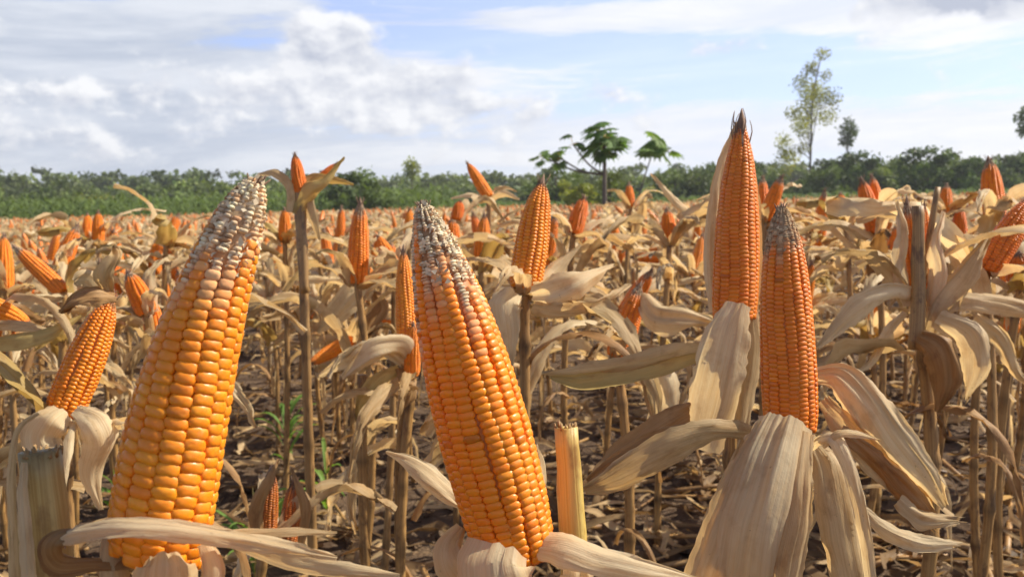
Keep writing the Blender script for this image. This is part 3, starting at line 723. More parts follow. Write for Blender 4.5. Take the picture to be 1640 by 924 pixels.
def husk_variant(i, mat_, n=20, m=9, low=False):
    rng = random.Random(500 + i); L = rng.uniform(.15, .26); droop = rng.uniform(.2, 1.5); lift = rng.uniform(.1, .9)
    P = []; q = np.array((.012, 0, -.008)); ang = rng.uniform(.5, 1.15) ; tw = rng.uniform(-.6, .6)
    k = 6
    for j in range(k + 1):
        P.append(q.copy()); a = ang - (ang + droop) * (j / k) ** rng.uniform(.7, 1.3)
        q = q + np.array((math.cos(a), rng.uniform(-.12, .12) + tw * .25, math.sin(a))) * L / k
    w = rng.uniform(.024, .05)
    S = [np.array((0, math.cos(tw * 2 * j / k), math.sin(tw * 2 * j / k))) for j in range(k + 1)]
    tn = rng.choice([(1, 1, 1), (.8, .76, .7), (1.1, 1.1, 1.1), (.9, .86, .8)])
    return ribbon(P, [w * .8, w, w * .95, w * .7, w * .45, w * .1], S, (0, 0, 1), n=n, m=m, curl=rng.choice((rng.uniform(.5, 1.5), rng.uniform(-1.3, -.4))), curl_end=rng.uniform(-1.2, 2.0), wrinkle=rng.uniform(.12, .30), seed=i, pleats=3, tint=tn)
HM = [HUSK_CREAM, HUSK_CREAM, HUSK_TAN, HUSK_CREAM, HUSK_TAN, HUSK_BROWN, HUSK_CREAM, HUSK_TAN, HUSK_CREAM, HUSK_TAN, HUSK_CREAM, HUSK_GREENISH]
husks = [rib_mesh('husk_leaf', [husk_variant(i, HM[i])], HM[i]) for i in range(12)]

def xf(part, M):
    v, f, u, c = part; M = np.array(M); v = np.array(v) @ M[:3, :3].T + M[:3, 3]
    return [tuple(q) for q in v], f, u, c
def husk_cluster(seed, n=6):
    rng = random.Random(seed); parts = []
    for j in range(n):
        M = Matrix.Rotation(6.28 * (j + rng.uniform(-.3, .3)) / n, 4, 'Z') @ Matrix.Scale(rng.uniform(.7, 1.15), 4)
        parts.append(xf(husk_variant(rng.randrange(40), None, 7, 4), M))
    return parts
clusters = [rib_mesh('husk', husk_cluster(i), HM[i]) for i in range(5)]
stalk_meshes = [rib_mesh('stalk', [stalk_parts((0, 0, 0), (0, 0, .6), .0090, .0072, 40 + i, seg=8, lean=.028, nodes=.11)], [STALK, STALK_DARK, STALK][i]) for i in range(3)]

def blade(i, n=18):
    """a long withered blade hanging from the stalk"""
    rng = random.Random(900 + i); L = rng.uniform(.2, .42); P = []; q = np.array((.006, 0, 0)); ang = rng.uniform(.4, 1.1); k = 7
    for j in range(k + 1):
        P.append(q.copy()); a = ang - (ang + 1.45) * min(1, (j / k) * 1.6); q = q + np.array((math.cos(a), rng.uniform(-.15, .15), math.sin(a))) * L / k
    tw = rng.uniform(-1.5, 1.5)
    S = [np.array((math.sin(tw * j / k) * .5, math.cos(tw * j / k), .2)) for j in range(k + 1)]
    w = rng.uniform(.012, .028)
    return ribbon(P, [w, w, w * .9, w * .6, w * .1], S, (0, 0, 1), n=n, m=5, curl=rng.uniform(.6, 1.4), wrinkle=.25, seed=i, pleats=2)
blades = [rib_mesh('dry_blade', [blade(i)], [HUSK_TAN, HUSK_BROWN, HUSK_TAN, HUSK_CREAM, HUSK_BROWN][i]) for i in range(5)]

def silk_mesh(seed, L=COB_L):
    rng = random.Random(seed); parts = [tube([(0, 0, L * .93), (0, 0, L * 1.0), (.002, 0, L * 1.08)], [.0085, .005, .0005], 7, n=6, rough=.4, seed=seed)]
    for i in range(9):
        a = rng.uniform(0, 6.28); p = np.array((math.cos(a) * .005, math.sin(a) * .005, L * .97)); d = np.array((math.cos(a) * .3, math.sin(a) * .3, 1)) * rng.uniform(.008, .022)
        parts.append(tube([p, p + d], [.0009, .0004], 4, n=3))
    return rib_mesh('dried_silk', parts, SILK)
silks = [silk_mesh(i) for i in range(3)]

def add_ear(root, base, tip, width, rng, husk_n=5, cob=None, husk_scale=1.0, si=True, cobname='corn_cob', mats=None):
    """ear with husks; base, tip, width local to root"""
    L = (tip - base).length; M = frame_along(base, tip, rng.uniform(0, 6.28)) @ Matrix.Diagonal((width / (2 * COB_R * 1.06), width / (2 * COB_R * 1.06), L / COB_L, 1))
    e = link(cobname, cob or rng.choice(cobs), root, M)
    if si: link('dried_silk', rng.choice(silks), e)
    iM = M.inverted(); F0 = frame_along(base, tip)
    for j in range(husk_n):
        s = rng.uniform(.65, 1.15) * husk_scale; me = rng.choice(husks)
        T = F0 @ Matrix.Rotation(6.28 * (j + rng.uniform(-.35, .35)) / max(1, husk_n), 4, 'Z') @ Matrix.Rotation(rng.uniform(-.2, .3), 4, 'Y') @ Matrix.Scale(s, 4)
        link('husk_leaf', me, e, iM @ T)
    return e

def add_stalk(root, top, rng, me=None, width=1.0):
    T = Vector(top); L = T.length
    return link('stalk', me or rng.choice(stalk_meshes), root, frame_along((0, 0, 0), T) @ Matrix.Diagonal((width, width, L / .6, 1)))

def add_blades(root, h, rng, n):
    for j in range(n):
        z = rng.uniform(.35, .95) * h
        link('dry_blade', rng.choice(blades), root, Matrix.Translation((0, 0, z)) @ Matrix.Rotation(rng.uniform(0, 6.28), 4, 'Z') @ Matrix.Scale(rng.uniform(.6, 1.05), 4))

# placed plants: each ear by its tip and foot in the view and its width, which fixes its distance
def placed(label, ears, seed, husk_n=5, stalk_x=None, blades_n=2, width=1.0, husk_scale=1.0, Z=None, smat=None, extra=None, loose=4, cob=None):
    rng = random.Random(seed)
    x0, y0, w0 = ears[0][2], ears[0][3], ears[0][4]
    Z = Z or F * .047 / w0
    b = at(x0, y0, Z); gx, gy = (at(stalk_x, y0, Z).x if stalk_x else b.x) + rng.uniform(-.02, .02), b.y + .02
    g0 = Vector((gx, gy, ground_z(gx, gy) - .01)); root = empty('corn_plant', g0, label, 'corn plant')
    for i, (tx, ty, bx, by, w) in enumerate(ears):
        B = at(bx, by, Z + .03 * i) - g0; T = at(tx, ty, Z + .03 * i + rng.uniform(-.02, .02)) - g0
        add_ear(root, B, T, px(w, Z), rng, husk_n if i == 0 else max(0, husk_n - 3), husk_scale=husk_scale, cob=cob)
    B0 = at(x0, y0, Z) - g0; add_stalk(root, B0 + Vector((0, 0, .0)), rng, smat, width)
    add_blades(root, B0.z, rng, blades_n)
    for j in range(loose):
        link('husk_leaf', rng.choice(husks), root, Matrix.Translation(B0 + Vector((rng.uniform(-.02, .02), rng.uniform(0, .03), -rng.uniform(0, .16)))) @ Matrix.Rotation(rng.uniform(0, 6.28), 4, 'Z') @ Matrix.Rotation(rng.uniform(-.7, .9), 4, 'Y') @ Matrix.Scale(rng.uniform(.6, 1.35), 4))
    if extra: extra(root, g0, Z, rng)
    return root

class W_:   # lets leaf_at write relative to an existing root
    def __init__(s, root): s.o = root; s.matrix_world_loc = root.location.copy()
def lf(root, name, *a, **k):
    return link(name, leaf_at(name, W_(root), *a, **k), root)

def ex_E(root, g0, Z, rng):
    lf(root, 'husk_leaf', [(822, 462, Z - .03), (806, 485, Z - .05), (812, 540, Z - .05), (816, 596, Z - .04)], [50, 66, 44, 10], curl=1.0, seed=201, roll=10, wrinkle=.08)
    lf(root, 'husk_leaf', [(850, 470, Z - .03), (885, 462, Z - .05), (930, 445, Z - .05), (982, 425, Z)], [40, 64, 50, 6], curl=1.0, seed=202, roll=[-10, -20, -30, -20], wrinkle=.1, mat_=HUSK_CREAM)
    lf(root, 'husk_leaf', [(860, 462, Z), (895, 430, Z + .03), (930, 392, Z + .05)], [22, 30, 4], curl=1.0, seed=203, roll=20, wrinkle=.1, mat_=HUSK_CREAM)
    lf(root, 'husk_leaf', [(852, 490, Z - .02), (900, 500, Z - .06), (960, 490, Z - .06), (1010, 455, Z)], [30, 34, 30, 6], curl=1.0, seed=204, roll=[-20, 30, 50, 20], wrinkle=.1, mat_=HUSK_TAN)
placed('slim grey-pointed orange ear just right of the speckled ear, pale husks spread below', [(868, 292, 840, 462, 54)], 1, 2, Z=1.22, extra=ex_E)
def ex_F(root, g0, Z, rng):
    # white bells of husk below, ragged brown husk at the tip
    lf(root, 'husk_leaf', [(100, 655, Z - .03), (78, 672, Z - .05), (62, 706, Z - .05), (88, 745, Z - .05), (95, 790, Z - .04)], [50, 70, 80, 62, 12], curl=1.0, seed=211, roll=15, wrinkle=.08)
    lf(root, 'husk_leaf', [(120, 655, Z - .03), (150, 672, Z - .05), (166, 710, Z - .05), (150, 760, Z - .04), (162, 815, Z - .03)], [30, 64, 66, 44, 10], curl=1.0, seed=212, roll=-15, wrinkle=.1)
    lf(root, 'husk_leaf', [(186, 476, Z), (160, 470, Z - .02), (125, 476, Z - .03), (95, 500, Z - .03)], [20, 40, 36, 8], curl=1.0, seed=213, roll=30, wrinkle=.2, mat_=HUSK_BROWN)
    lf(root, 'husk_leaf', [(176, 470, Z), (170, 440, Z - .02), (186, 410, Z - .02), (182, 392, Z)], [26, 40, 24, 5], curl=1.1, seed=214, roll=20, wrinkle=.25, mat_=HUSK_TAN)
    lf(root, 'husk_leaf', [(165, 478, Z), (140, 448, Z - .01), (118, 452, Z - .02)], [22, 34, 10], curl=1.1, seed=215, roll=-20, wrinkle=.2, mat_=HUSK_TAN)
placed('short orange ear left of the biggest, ragged brown husk on top, white husks below', [(178, 478, 100, 664, 62)], 2, 1, Z=1.0, extra=ex_F, stalk_x=95)
def ex_O(root, g0, Z, rng):
    S = lambda a, b, r0, r1, m, nm: link(nm, rib_mesh(nm, [stalk_parts(a - g0, b - g0, r0, r1, rng.randrange(99), seg=10, lean=.003, nodes=.12)], m), root)
    S(at(488, 470, Z), at(480, 300, Z), .008, .0115, STALK_DARK, 'stalk')
    lf(root, 'husk_leaf', [(478, 345, Z - .01), (492, 305, Z - .02), (520, 288, Z - .02), (552, 252, Z)], [34, 38, 20, 4], curl=1.2, seed=221, roll=[0, -20, -30, 0], wrinkle=.08, mat_=HUSK_GREENISH)
    lf(root, 'husk_leaf', [(480, 320, Z), (500, 290, Z + .01), (534, 290, Z + .02), (566, 296, Z + .02)], [20, 26, 18, 3], curl=1.0, seed=222, roll=30, mat_=HUSK_GREENISH)
    lf(root, 'husk_leaf', [(468, 340, Z - .01), (466, 300, Z - .01), (440, 276, Z - .01), (412, 280, Z)], [20, 20, 18, 4], curl=1.0, seed=223, roll=20, mat_=HUSK_TAN)
    lf(root, 'husk_leaf', [(492, 318, Z - .01), (500, 350, Z - .01), (512, 384, Z)], [20, 22, 4], curl=1.0, seed=224, roll=20, mat_=HUSK_TAN)
placed('tall dark stalk topped by a stubby ear and a greenish husk horn', [(472, 248, 482, 310, 22), (540, 262, 496, 304, 17)], 3, 0, Z=1.65, stalk_x=498, extra=ex_O, smat=stalk_meshes[1], blades_n=0, width=1.15, loose=0)
placed('upright dark-tipped orange ear seen in the gap between the two biggest ears', [(577, 325, 572, 452, 33)], 4, 5, Z=1.9)
def ex_P(root, g0, Z, rng):
    lf(root, 'husk_leaf', [(600, 462, Z), (570, 470, Z - .04), (535, 505, Z - .05), (508, 532, Z - .04)], [24, 56, 44, 6], curl=1.0, seed=231, roll=[-20, -10, 0, 0], wrinkle=.1)
    lf(root, 'husk_leaf', [(598, 470, Z), (606, 495, Z - .03), (586, 525, Z - .05), (604, 545, Z - .05)], [24, 36, 30, 6], curl=1.0, seed=232, roll=20, wrinkle=.15, mat_=HUSK_BROWN)
placed('small tilted ear over a folded pale husk, right of the dark-tipped ear', [(605, 378, 632, 425, 20)], 5, 3, Z=2.0, extra=ex_P, stalk_x=600)
placed('narrow ear partly hidden behind the left edge of the speckled ear', [(646, 402, 652, 552, 32)], 6, 2, Z=1.45)
def ex_Q(root, g0, Z, rng):
    lf(root, 'husk_leaf', [(650, 585, Z), (610, 560, Z - .03), (565, 575, Z - .05), (512, 602, Z - .03)], [30, 50, 46, 5], curl=1.1, seed=241, roll=[-40, -35, -30, -20], wrinkle=.1)
    lf(root, 'husk_leaf', [(655, 580, Z), (640, 560, Z - .03), (600, 566, Z - .06), (548, 606, Z - .06)], [30, 56, 50, 6], curl=1.1, seed=242, roll=[-50, -40, -20, -10], wrinkle=.1)
    lf(root, 'husk_leaf', [(640, 590, Z), (606, 605, Z - .02), (580, 640, Z - .02), (572, 676, Z)], [20, 34, 30, 8], curl=1.0, seed=243, roll=20, wrinkle=.18, mat_=HUSK_GREENISH)
    lf(root, 'husk_leaf', [(650, 590, Z), (655, 625, Z - .02), (640, 660, Z - .02)], [40, 40, 8], curl=1.0, seed=244, roll=-20, wrinkle=.2, mat_=HUSK_BROWN)
    link('stalk', rib_mesh('stalk', [stalk_parts(Vector((-.05, -.02, 0)), at(580, 600, Z) - g0, .009, .008, 77)], STALK), root)
placed('hood of pale husks on two thin stalks, left of the speckled ear', [(662, 520, 660, 600, 26)], 7, 1, Z=1.45, extra=ex_Q)
def ex_R(root, g0, Z, rng):
    lf(root, 'husk_leaf', [(786, 322, Z), (806, 312, Z - .02), (832, 320, Z - .02)], [10, 16, 3], curl=1.0, seed=251, roll=30)
    lf(root, 'husk_leaf', [(786, 320, Z), (755, 312, Z - .02), (722, 318, Z - .02)], [8, 12, 3], curl=1.0, seed=252, roll=30)
placed('high tilted thin ear with a moustache of pale husk, against the green trees', [(749, 262, 783, 316, 19)], 8, 2, Z=2.5, extra=ex_R, husk_scale=.7, loose=0)
placed('small ear pair low in the field just right of the speckled white tip', [(776, 345, 770, 430, 26), (737, 322, 731, 352, 20)], 9, 4, Z=2.2)
placed('orange ear half hidden behind the speckled tip on its right side', [(724, 350, 726, 402, 24)], 10, 4, Z=2.4)
placed('short red-orange ear in pale husks, right of the slim grey-tipped ear', [(936, 316, 918, 374, 27)], 11, 6, Z=2.3)
def ex_T(root, g0, Z, rng):
    lf(root, 'husk_leaf', [(1030, 470, Z), (1050, 500, Z - .04), (1095, 505, Z - .06), (1150, 520, Z - .04)], [30, 66, 60, 10], curl=1.0, seed=261, roll=[-20, -20, -20, 0], wrinkle=.15)
    lf(root, 'husk_leaf', [(1000, 580, Z), (1050, 600, Z - .05), (1060, 650, Z - .05), (1040, 690, Z - .05)], [30, 60, 60, 10], curl=1.0, seed=262, roll=10, wrinkle=.15)
placed('leaning dull red ear buried among crumpled husks below the field line', [(1024, 458, 988, 572, 40)], 12, 2, Z=1.5, extra=ex_T, loose=0)
placed('small ear poking up against the green trees right of the papaya trunk', [(1007, 294, 1010, 332, 15)], 13, 3, Z=3.2)
def ex_V(root, g0, Z, rng):
    lf(root, 'husk_leaf', [(1118, 352, Z), (1090, 330, Z - .02), (1062, 300, Z - .02), (1042, 278, Z)], [20, 18, 12, 2], curl=1.0, seed=271, roll=20, wrinkle=.1)
placed('orange ear under a long pale husk spike that points up to the left', [(1068, 335, 1073, 388, 24)], 14, 6, Z=2.2, extra=ex_V)
placed('dark orange ears leaning behind the tallest ear on its right', [(1252, 284, 1224, 352, 24), (1222, 285, 1222, 350, 20)], 15, 4, Z=2.1)
placed('twin ears side by side with pale tips in the right part of the field', [(1380, 288, 1402, 372, 28), (1396, 282, 1412, 350, 20)], 16, 5, Z=2.0)
placed('small leaning ear left of the twin pale-tipped ears', [(1346, 310, 1354, 356, 19)], 17, 5, Z=2.6)
def ex_Y(root, g0, Z, rng):
    S = lambda a, b, r0, r1, m, nm: link(nm, rib_mesh(nm, [stalk_parts(a - g0, b - g0, r0, r1, rng.randrange(99), seg=12, lean=.002, nodes=.3)], m), root)
    S(at(1468, 560, Z - .03), at(1470, 330, Z - .03), .011, .008, STALK, 'cut_stalk')
    S(at(1470, 500, Z - .01), at(1502, 300, Z), .006, .004, STALK, 'thin_stem')
    lf(root, 'husk_leaf', [(1470, 478, Z - .02), (1430, 470, Z - .04), (1375, 495, Z - .05), (1310, 556, Z - .04)], [26, 36, 50, 8], curl=1.0, seed=281, roll=[-40, -30, -10, 0], wrinkle=.06)
    lf(root, 'husk_leaf', [(1485, 530, Z - .02), (1508, 480, Z - .03), (1545, 435, Z - .03), (1584, 378, Z)], [30, 66, 56, 6], curl=1.0, seed=282, roll=[0, -10, -20, 0], wrinkle=.1, mat_=HUSK_TAN, pleats=4)
    lf(root, 'husk_leaf', [(1490, 500, Z - .02), (1530, 478, Z - .03), (1590, 484, Z - .03), (1665, 500, Z)], [30, 44, 44, 30], curl=1.0, seed=283, roll=[-30, -30, -20, 0], wrinkle=.06, mat_=HUSK_TAN)
    lf(root, 'husk_leaf', [(1500, 510, Z - .04), (1550, 540, Z - .06), (1560, 590, Z - .06), (1545, 640, Z - .05)], [34, 60, 52, 8], curl=1.0, seed=284, roll=10, wrinkle=.15, mat_=HUSK_CREAM, ragged=.3)
    lf(root, 'husk_leaf', [(1560, 510, Z - .02), (1600, 540, Z - .03), (1625, 590, Z - .03), (1650, 620, Z)], [30, 36, 22, 4], curl=1.0, seed=285, roll=-10, wrinkle=.1)
    lf(root, 'husk_leaf', [(1470, 540, Z - .05), (1500, 560, Z - .07), (1512, 610, Z - .07), (1500, 660, Z - .06)], [36, 64, 60, 14], curl=1.1, seed=286, roll=5, wrinkle=.12, mat_=HUSK_BROWN)
    lf(root, 'husk_leaf', [(1458, 490, Z - .02), (1440, 430, Z - .02), (1446, 370, Z - .02), (1436, 322, Z)], [24, 34, 22, 4], curl=1.1, seed=288, roll=15, wrinkle=.14)
    lf(root, 'husk_leaf', [(1490, 500, Z - .02), (1500, 440, Z - .03), (1496, 390, Z - .03), (1512, 340, Z)], [26, 36, 24, 4], curl=1.1, seed=289, roll=-15, wrinkle=.14)
    lf(root, 'husk_leaf', [(1450, 500, Z), (1420, 530, Z), (1395, 580, Z), (1362, 600, Z)], [14, 20, 14, 3], curl=1.0, seed=287, roll=20, wrinkle=.1)
placed('split red ear behind a bare cut stalk, broad tan husks on both sides', [(1452, 325, 1468, 475, 36), (1480, 330, 1478, 470, 26)], 18, 1, Z=1.3, loose=2, extra=ex_Y, stalk_x=1466, width=1.35, blades_n=1)
placed('small ear deep in the right field just above the split red ear', [(1516, 296, 1514, 342, 20), (1536, 330, 1538, 386, 22)], 19, 5, Z=2.5)
placed('fat ear in torn husk rising above the field edge near the hedge', [(1584, 256, 1594, 350, 34)], 20, 3, Z=1.8)
placed('big dusky ear leaning left over the broad tan husk', [(1652, 318, 1578, 434, 46)], 21, 2, Z=1.4, loose=1)
placed('stubby dull ear sitting low in pale husks beside the big dusky ear', [(1632, 405, 1634, 452, 40)], 22, 4, Z=1.6)
placed('upright ear cut by the picture edge at the far left', [(6, 378, 8, 466, 27)], 23, 5, Z=2.0)
placed('long thin ear leaning steeply left in the left field', [(24, 396, 102, 468, 27)], 24, 3, Z=1.9)
placed('ear leaning right behind the steeply leaning one', [(124, 362, 94, 436, 27)], 25, 5, Z=2.2)
placed('pair of small upright ears standing close together in the left field', [(157, 340, 157, 388, 19), (140, 344, 141, 388, 18)], 26, 5, Z=2.9)
placed('two small ears one above the other, left of the biggest ear\'s tip', [(286, 344, 266, 388, 18), (250, 388, 248, 440, 22)], 27, 5, Z=2.4)
placed('two bright ears crossing, touching the left side of the biggest ear', [(205, 436, 236, 500, 34), (240, 478, 250, 545, 32)], 28, 3, Z=1.5)
def ex_N(root, g0, Z, rng):
    lf(root, 'husk_leaf', [(-20, 545, Z - .04), (30, 540, Z - .06), (80, 530, Z - .06), (130, 505, Z - .04)], [40, 44, 26, 4], curl=1.1, seed=291, roll=[-50, -55, -40, -20], mat_=HUSK_GREENISH)
    lf(root, 'husk_leaf', [(-20, 520, Z - .03), (30, 520, Z - .05), (100, 535, Z - .05)], [20, 24, 4], curl=.9, seed=292, roll=-30, mat_=HUSK_TAN)
placed('ear lying flat in greenish husks at the left picture edge', [(50, 524, -30, 485, 38)], 29, 2, Z=1.3, extra=ex_N)
def ex_low(root, g0, Z, rng):
    lf(root, 'husk_leaf', [(420, 880, Z - .04), (412, 820, Z - .05), (432, 770, Z - .05), (446, 735, Z - .03)], [20, 30, 20, 3], curl=1.1, seed=301, roll=20, mat_=HUSK_BROWN)
    lf(root, 'husk_leaf', [(478, 880, Z - .04), (486, 820, Z - .05), (476, 780, Z - .05), (466, 748, Z - .03)], [16, 24, 18, 3], curl=1.1, seed=302, roll=-30, mat_=HUSK_BROWN)
placed('two short dull ears in brown husk side by side low near the ground', [(434, 752, 424, 868, 34), (472, 770, 462, 868, 34)], 30, 2, Z=1.25, blades_n=0, extra=ex_low, loose=3, cob=dull_cob)
placed('single small ear just right of the big ear\'s white tip', [(456, 335, 456, 385, 20)], 31, 5, Z=2.6)
placed('small ear in the centre field beside the dark-tipped upright ear', [(547, 332, 545, 380, 14)], 32, 5, Z=3.2)
placed('ear tip just visible left of the speckled white tip', [(656, 335, 656, 385, 18)], 33, 4, Z=2.8)

# ------------------------------------------------------------------ the field
GROUP = 'corn plants of the field'
LAB_NEAR = 'dry corn plant with upright orange ear and shaggy cream husks amid the field'
LAB_FAR = 'tiny dry corn plant with orange ear far back in the field'
def proto_near(i):
    rng = random.Random(700 + i); h = rng.uniform(.50, .62); root = empty('corn_plant', (0, 0, 0), LAB_NEAR, 'corn plant', GROUP)
    lean = rng.uniform(0, .35) if i % 3 else rng.choice((rng.uniform(.5, 1.0), rng.uniform(1.3, 2.2))); a = rng.uniform(0, 6.28); L = rng.uniform(.13, .185)
    top = Vector((rng.uniform(-.02, .02), rng.uniform(-.02, .02), h))
    add_stalk(root, top, rng)
    d = Vector((math.sin(lean) * math.cos(a), math.sin(lean) * math.sin(a), math.cos(lean)))
    add_ear(root, top, top + d * L, rng.uniform(.038, .048), rng, 9, husk_scale=1.12)
    for j in range(7):
        link('husk_leaf', rng.choice(husks), root, Matrix.Translation((rng.uniform(-.02, .02), rng.uniform(-.02, .02), h - rng.uniform(-.02, .2))) @ Matrix.Rotation(rng.uniform(0, 6.28), 4, 'Z') @ Matrix.Rotation(rng.uniform(-.7, .9), 4, 'Y') @ Matrix.Scale(rng.uniform(.45, 1.2), 4))
    if i % 4 == 1:
        d2 = Vector((-d.x + .3, -d.y, .9)).normalized(); b = top - Vector((0, 0, .06)); add_ear(root, b, b + d2 * L * .8, .036, rng, 3)
    if i % 3 == 0:
        t2 = top + Vector((rng.uniform(-.02, .02), .01, rng.uniform(.04, .13))); link('cut_stalk', rib_mesh('cut_stalk', [stalk_parts(top - Vector((.02, 0, .1)), t2 + Vector((-.02, 0, 0)), .007, .006, i)], STALK), root)
    add_blades(root, h, rng, 3)
    for z in (.12, .30):
        w0 = rng.uniform(.018, .024); z0 = z * h + rng.uniform(0, .05); aa = rng.uniform(0, 6.28); ca, sa = math.cos(aa), math.sin(aa); o_ = rng.uniform(.012, .035)
        pts = [(ca * .009, sa * .009, z0), (ca * .011, sa * .011, z0 + .06), (ca * .013, sa * .013, z0 + .11), (ca * o_, sa * o_, z0 + .15)]
        link('leaf_sheath', rib_mesh('leaf_sheath', [ribbon(pts, [w0, w0 * 1.1, w0, w0 * .3], (-sa, ca, 0), (ca, sa, 0), n=14, m=7, curl=1.35, wrinkle=.15, seed=i + int(z * 100))], HUSK_TAN), root)
    return root
def proto_far(i):
    rng = random.Random(800 + i); h = rng.uniform(.50, .62); root = empty('corn_plant', (0, 0, 0), LAB_FAR, 'corn plant', GROUP)
    lean = rng.choice((rng.uniform(0, .5), rng.uniform(.3, .9), rng.uniform(.8, 1.6))); a = rng.uniform(0, 6.28); L = rng.uniform(.12, .17); top = Vector((0, 0, h)); add_stalk(root, top, rng)
    d = Vector((math.sin(lean) * math.cos(a), math.sin(lean) * math.sin(a), math.cos(lean)))
    w = rng.uniform(.036, .046); link('corn_cob', rng.choice(far_cobs), root, frame_along(top, top + d * L) @ Matrix.Diagonal((w / .05, w / .05, L / COB_L, 1)))
    link('husk', rng.choice(clusters), root, Matrix.Translation(top + Vector((.01, 0, .01))) @ Matrix.Rotation(rng.uniform(0, 6.28), 4, 'Z') @ Matrix.Rotation(.5, 4, 'X'))
    link('husk', rng.choice(clusters), root, Matrix.Translation(top) @ Matrix.Rotation(rng.uniform(0, 6.28), 4, 'Z'))
    link('husk', rng.choice(clusters), root, Matrix.Translation(top - Vector((0, 0, .07))) @ Matrix.Rotation(rng.uniform(0, 6.28), 4, 'Z') @ Matrix.Scale(.95, 4))
    if i % 2: link('dry_blade', rng.choice(blades), root, Matrix.Translation((0, 0, h * .7)) @ Matrix.Rotation(rng.uniform(0, 6.28), 4, 'Z'))
    return root

def field_points():
    rng = random.Random(42); pts = []
    y = 1.75
    while y < 40:
        step = .30 if y < 6 else (.33 if y < 12 else .40)
        row = .58 if y < 6 else .62
        x = -.60 * y - .8
        while x < .60 * y + .8:
            xx, yy = x + rng.uniform(-.17, .17), y + rng.uniform(-.13, .13)
            pts.append((xx, yy)); x += row * .78
        y += step * (1.0 if y < 6 else 1.15)
    return pts
occ = [(o.location.x, o.location.y) for o in COL.objects if o.name.startswith('corn_plant') and o.parent is None]
NEAR = [proto_near(i) for i in range(9)]; FAR = [proto_far(i) for i in range(7)]
used = {}
rng = random.Random(77); near_pts, mid_pts, far_pts = [], [], []
for x, y in field_points():
    if any((x - a) ** 2 + (y - b) ** 2 < .14 ** 2 for a, b in occ): continue
    pxx = 820 + F * x / y
    if y < 2.7 and (280 < pxx < 850) and rng.random() < .40: continue
    if y < 2.15: continue
    d = math.hypot(x, y)
    if abs(x) > .575 * y + .25: continue
    (near_pts if d < 4.3 else mid_pts if d < 8.3 else far_pts).append((x, y))
print('near', len(near_pts), 'mid', len(mid_pts), 'far', len(far_pts))
def put(protos, x, y, rng):
    p = rng.choice(protos)
    if p.name in used: o = copy_tree(p)
    else: o = p; used[p.name] = 1
    s = rng.uniform(.9, 1.12) * (1.06 if x > .3 * y else 1); o.location = (x, y, ground_z(x, y) - .01); o.rotation_euler = (rng.uniform(-.06, .06), rng.uniform(-.06, .06), rng.uniform(0, 6.28)); o.scale = (s, s, s)
    return o
MARKS = [(60, 'the cut stump at the left'), (150, 'the short ear with a ragged tip'), (310, 'the biggest ear'), (485, 'the tall dark stalk with a husk horn'), (577, 'the upright dark-tipped ear'),
         (720, 'the speckled leaning ear'), (855, 'the slim grey-pointed ear'), (965, 'the leaning dull red ear'), (1080, 'the long husk spike'), (1175, 'the tallest ear'), (1262, 'the thick ear with a husk skirt'),
         (1395, 'the twin pale-tipped ears'), (1475, 'the split ear and bare cut stalk'), (1610, 'the big dusky ear')]
ORD = ['nearest', 'second nearest', 'third nearest', 'fourth nearest', 'fifth nearest', 'sixth nearest', 'seventh nearest', 'eighth nearest', 'ninth nearest', 'tenth nearest', 'eleventh nearest', 'twelfth nearest']
def sector(x, y): return min(MARKS, key=lambda m_: abs(m_[0] - (820 + F * x / y)))[1]
count = {}
for x, y in sorted(near_pts, key=lambda p: p[1]):
    o = put(NEAR, x, y, rng); sc_ = sector(x, y); n_ = count.get(sc_, 0); count[sc_] = n_ + 1
    o['label'] = 'shaggy corn plant, ' + ORD[min(n_, 11)] + ' behind ' + sc_; o['category'] = 'corn plant'; o['group'] = GROUP
for x, y in mid_pts:
    o = put(FAR, x, y, rng); sc_ = sector(x, y)
    o['label'] = 'one of the small distant corn plants beyond ' + sc_; o['category'] = 'corn plant'; o['group'] = 'distant corn plants beyond ' + sc_

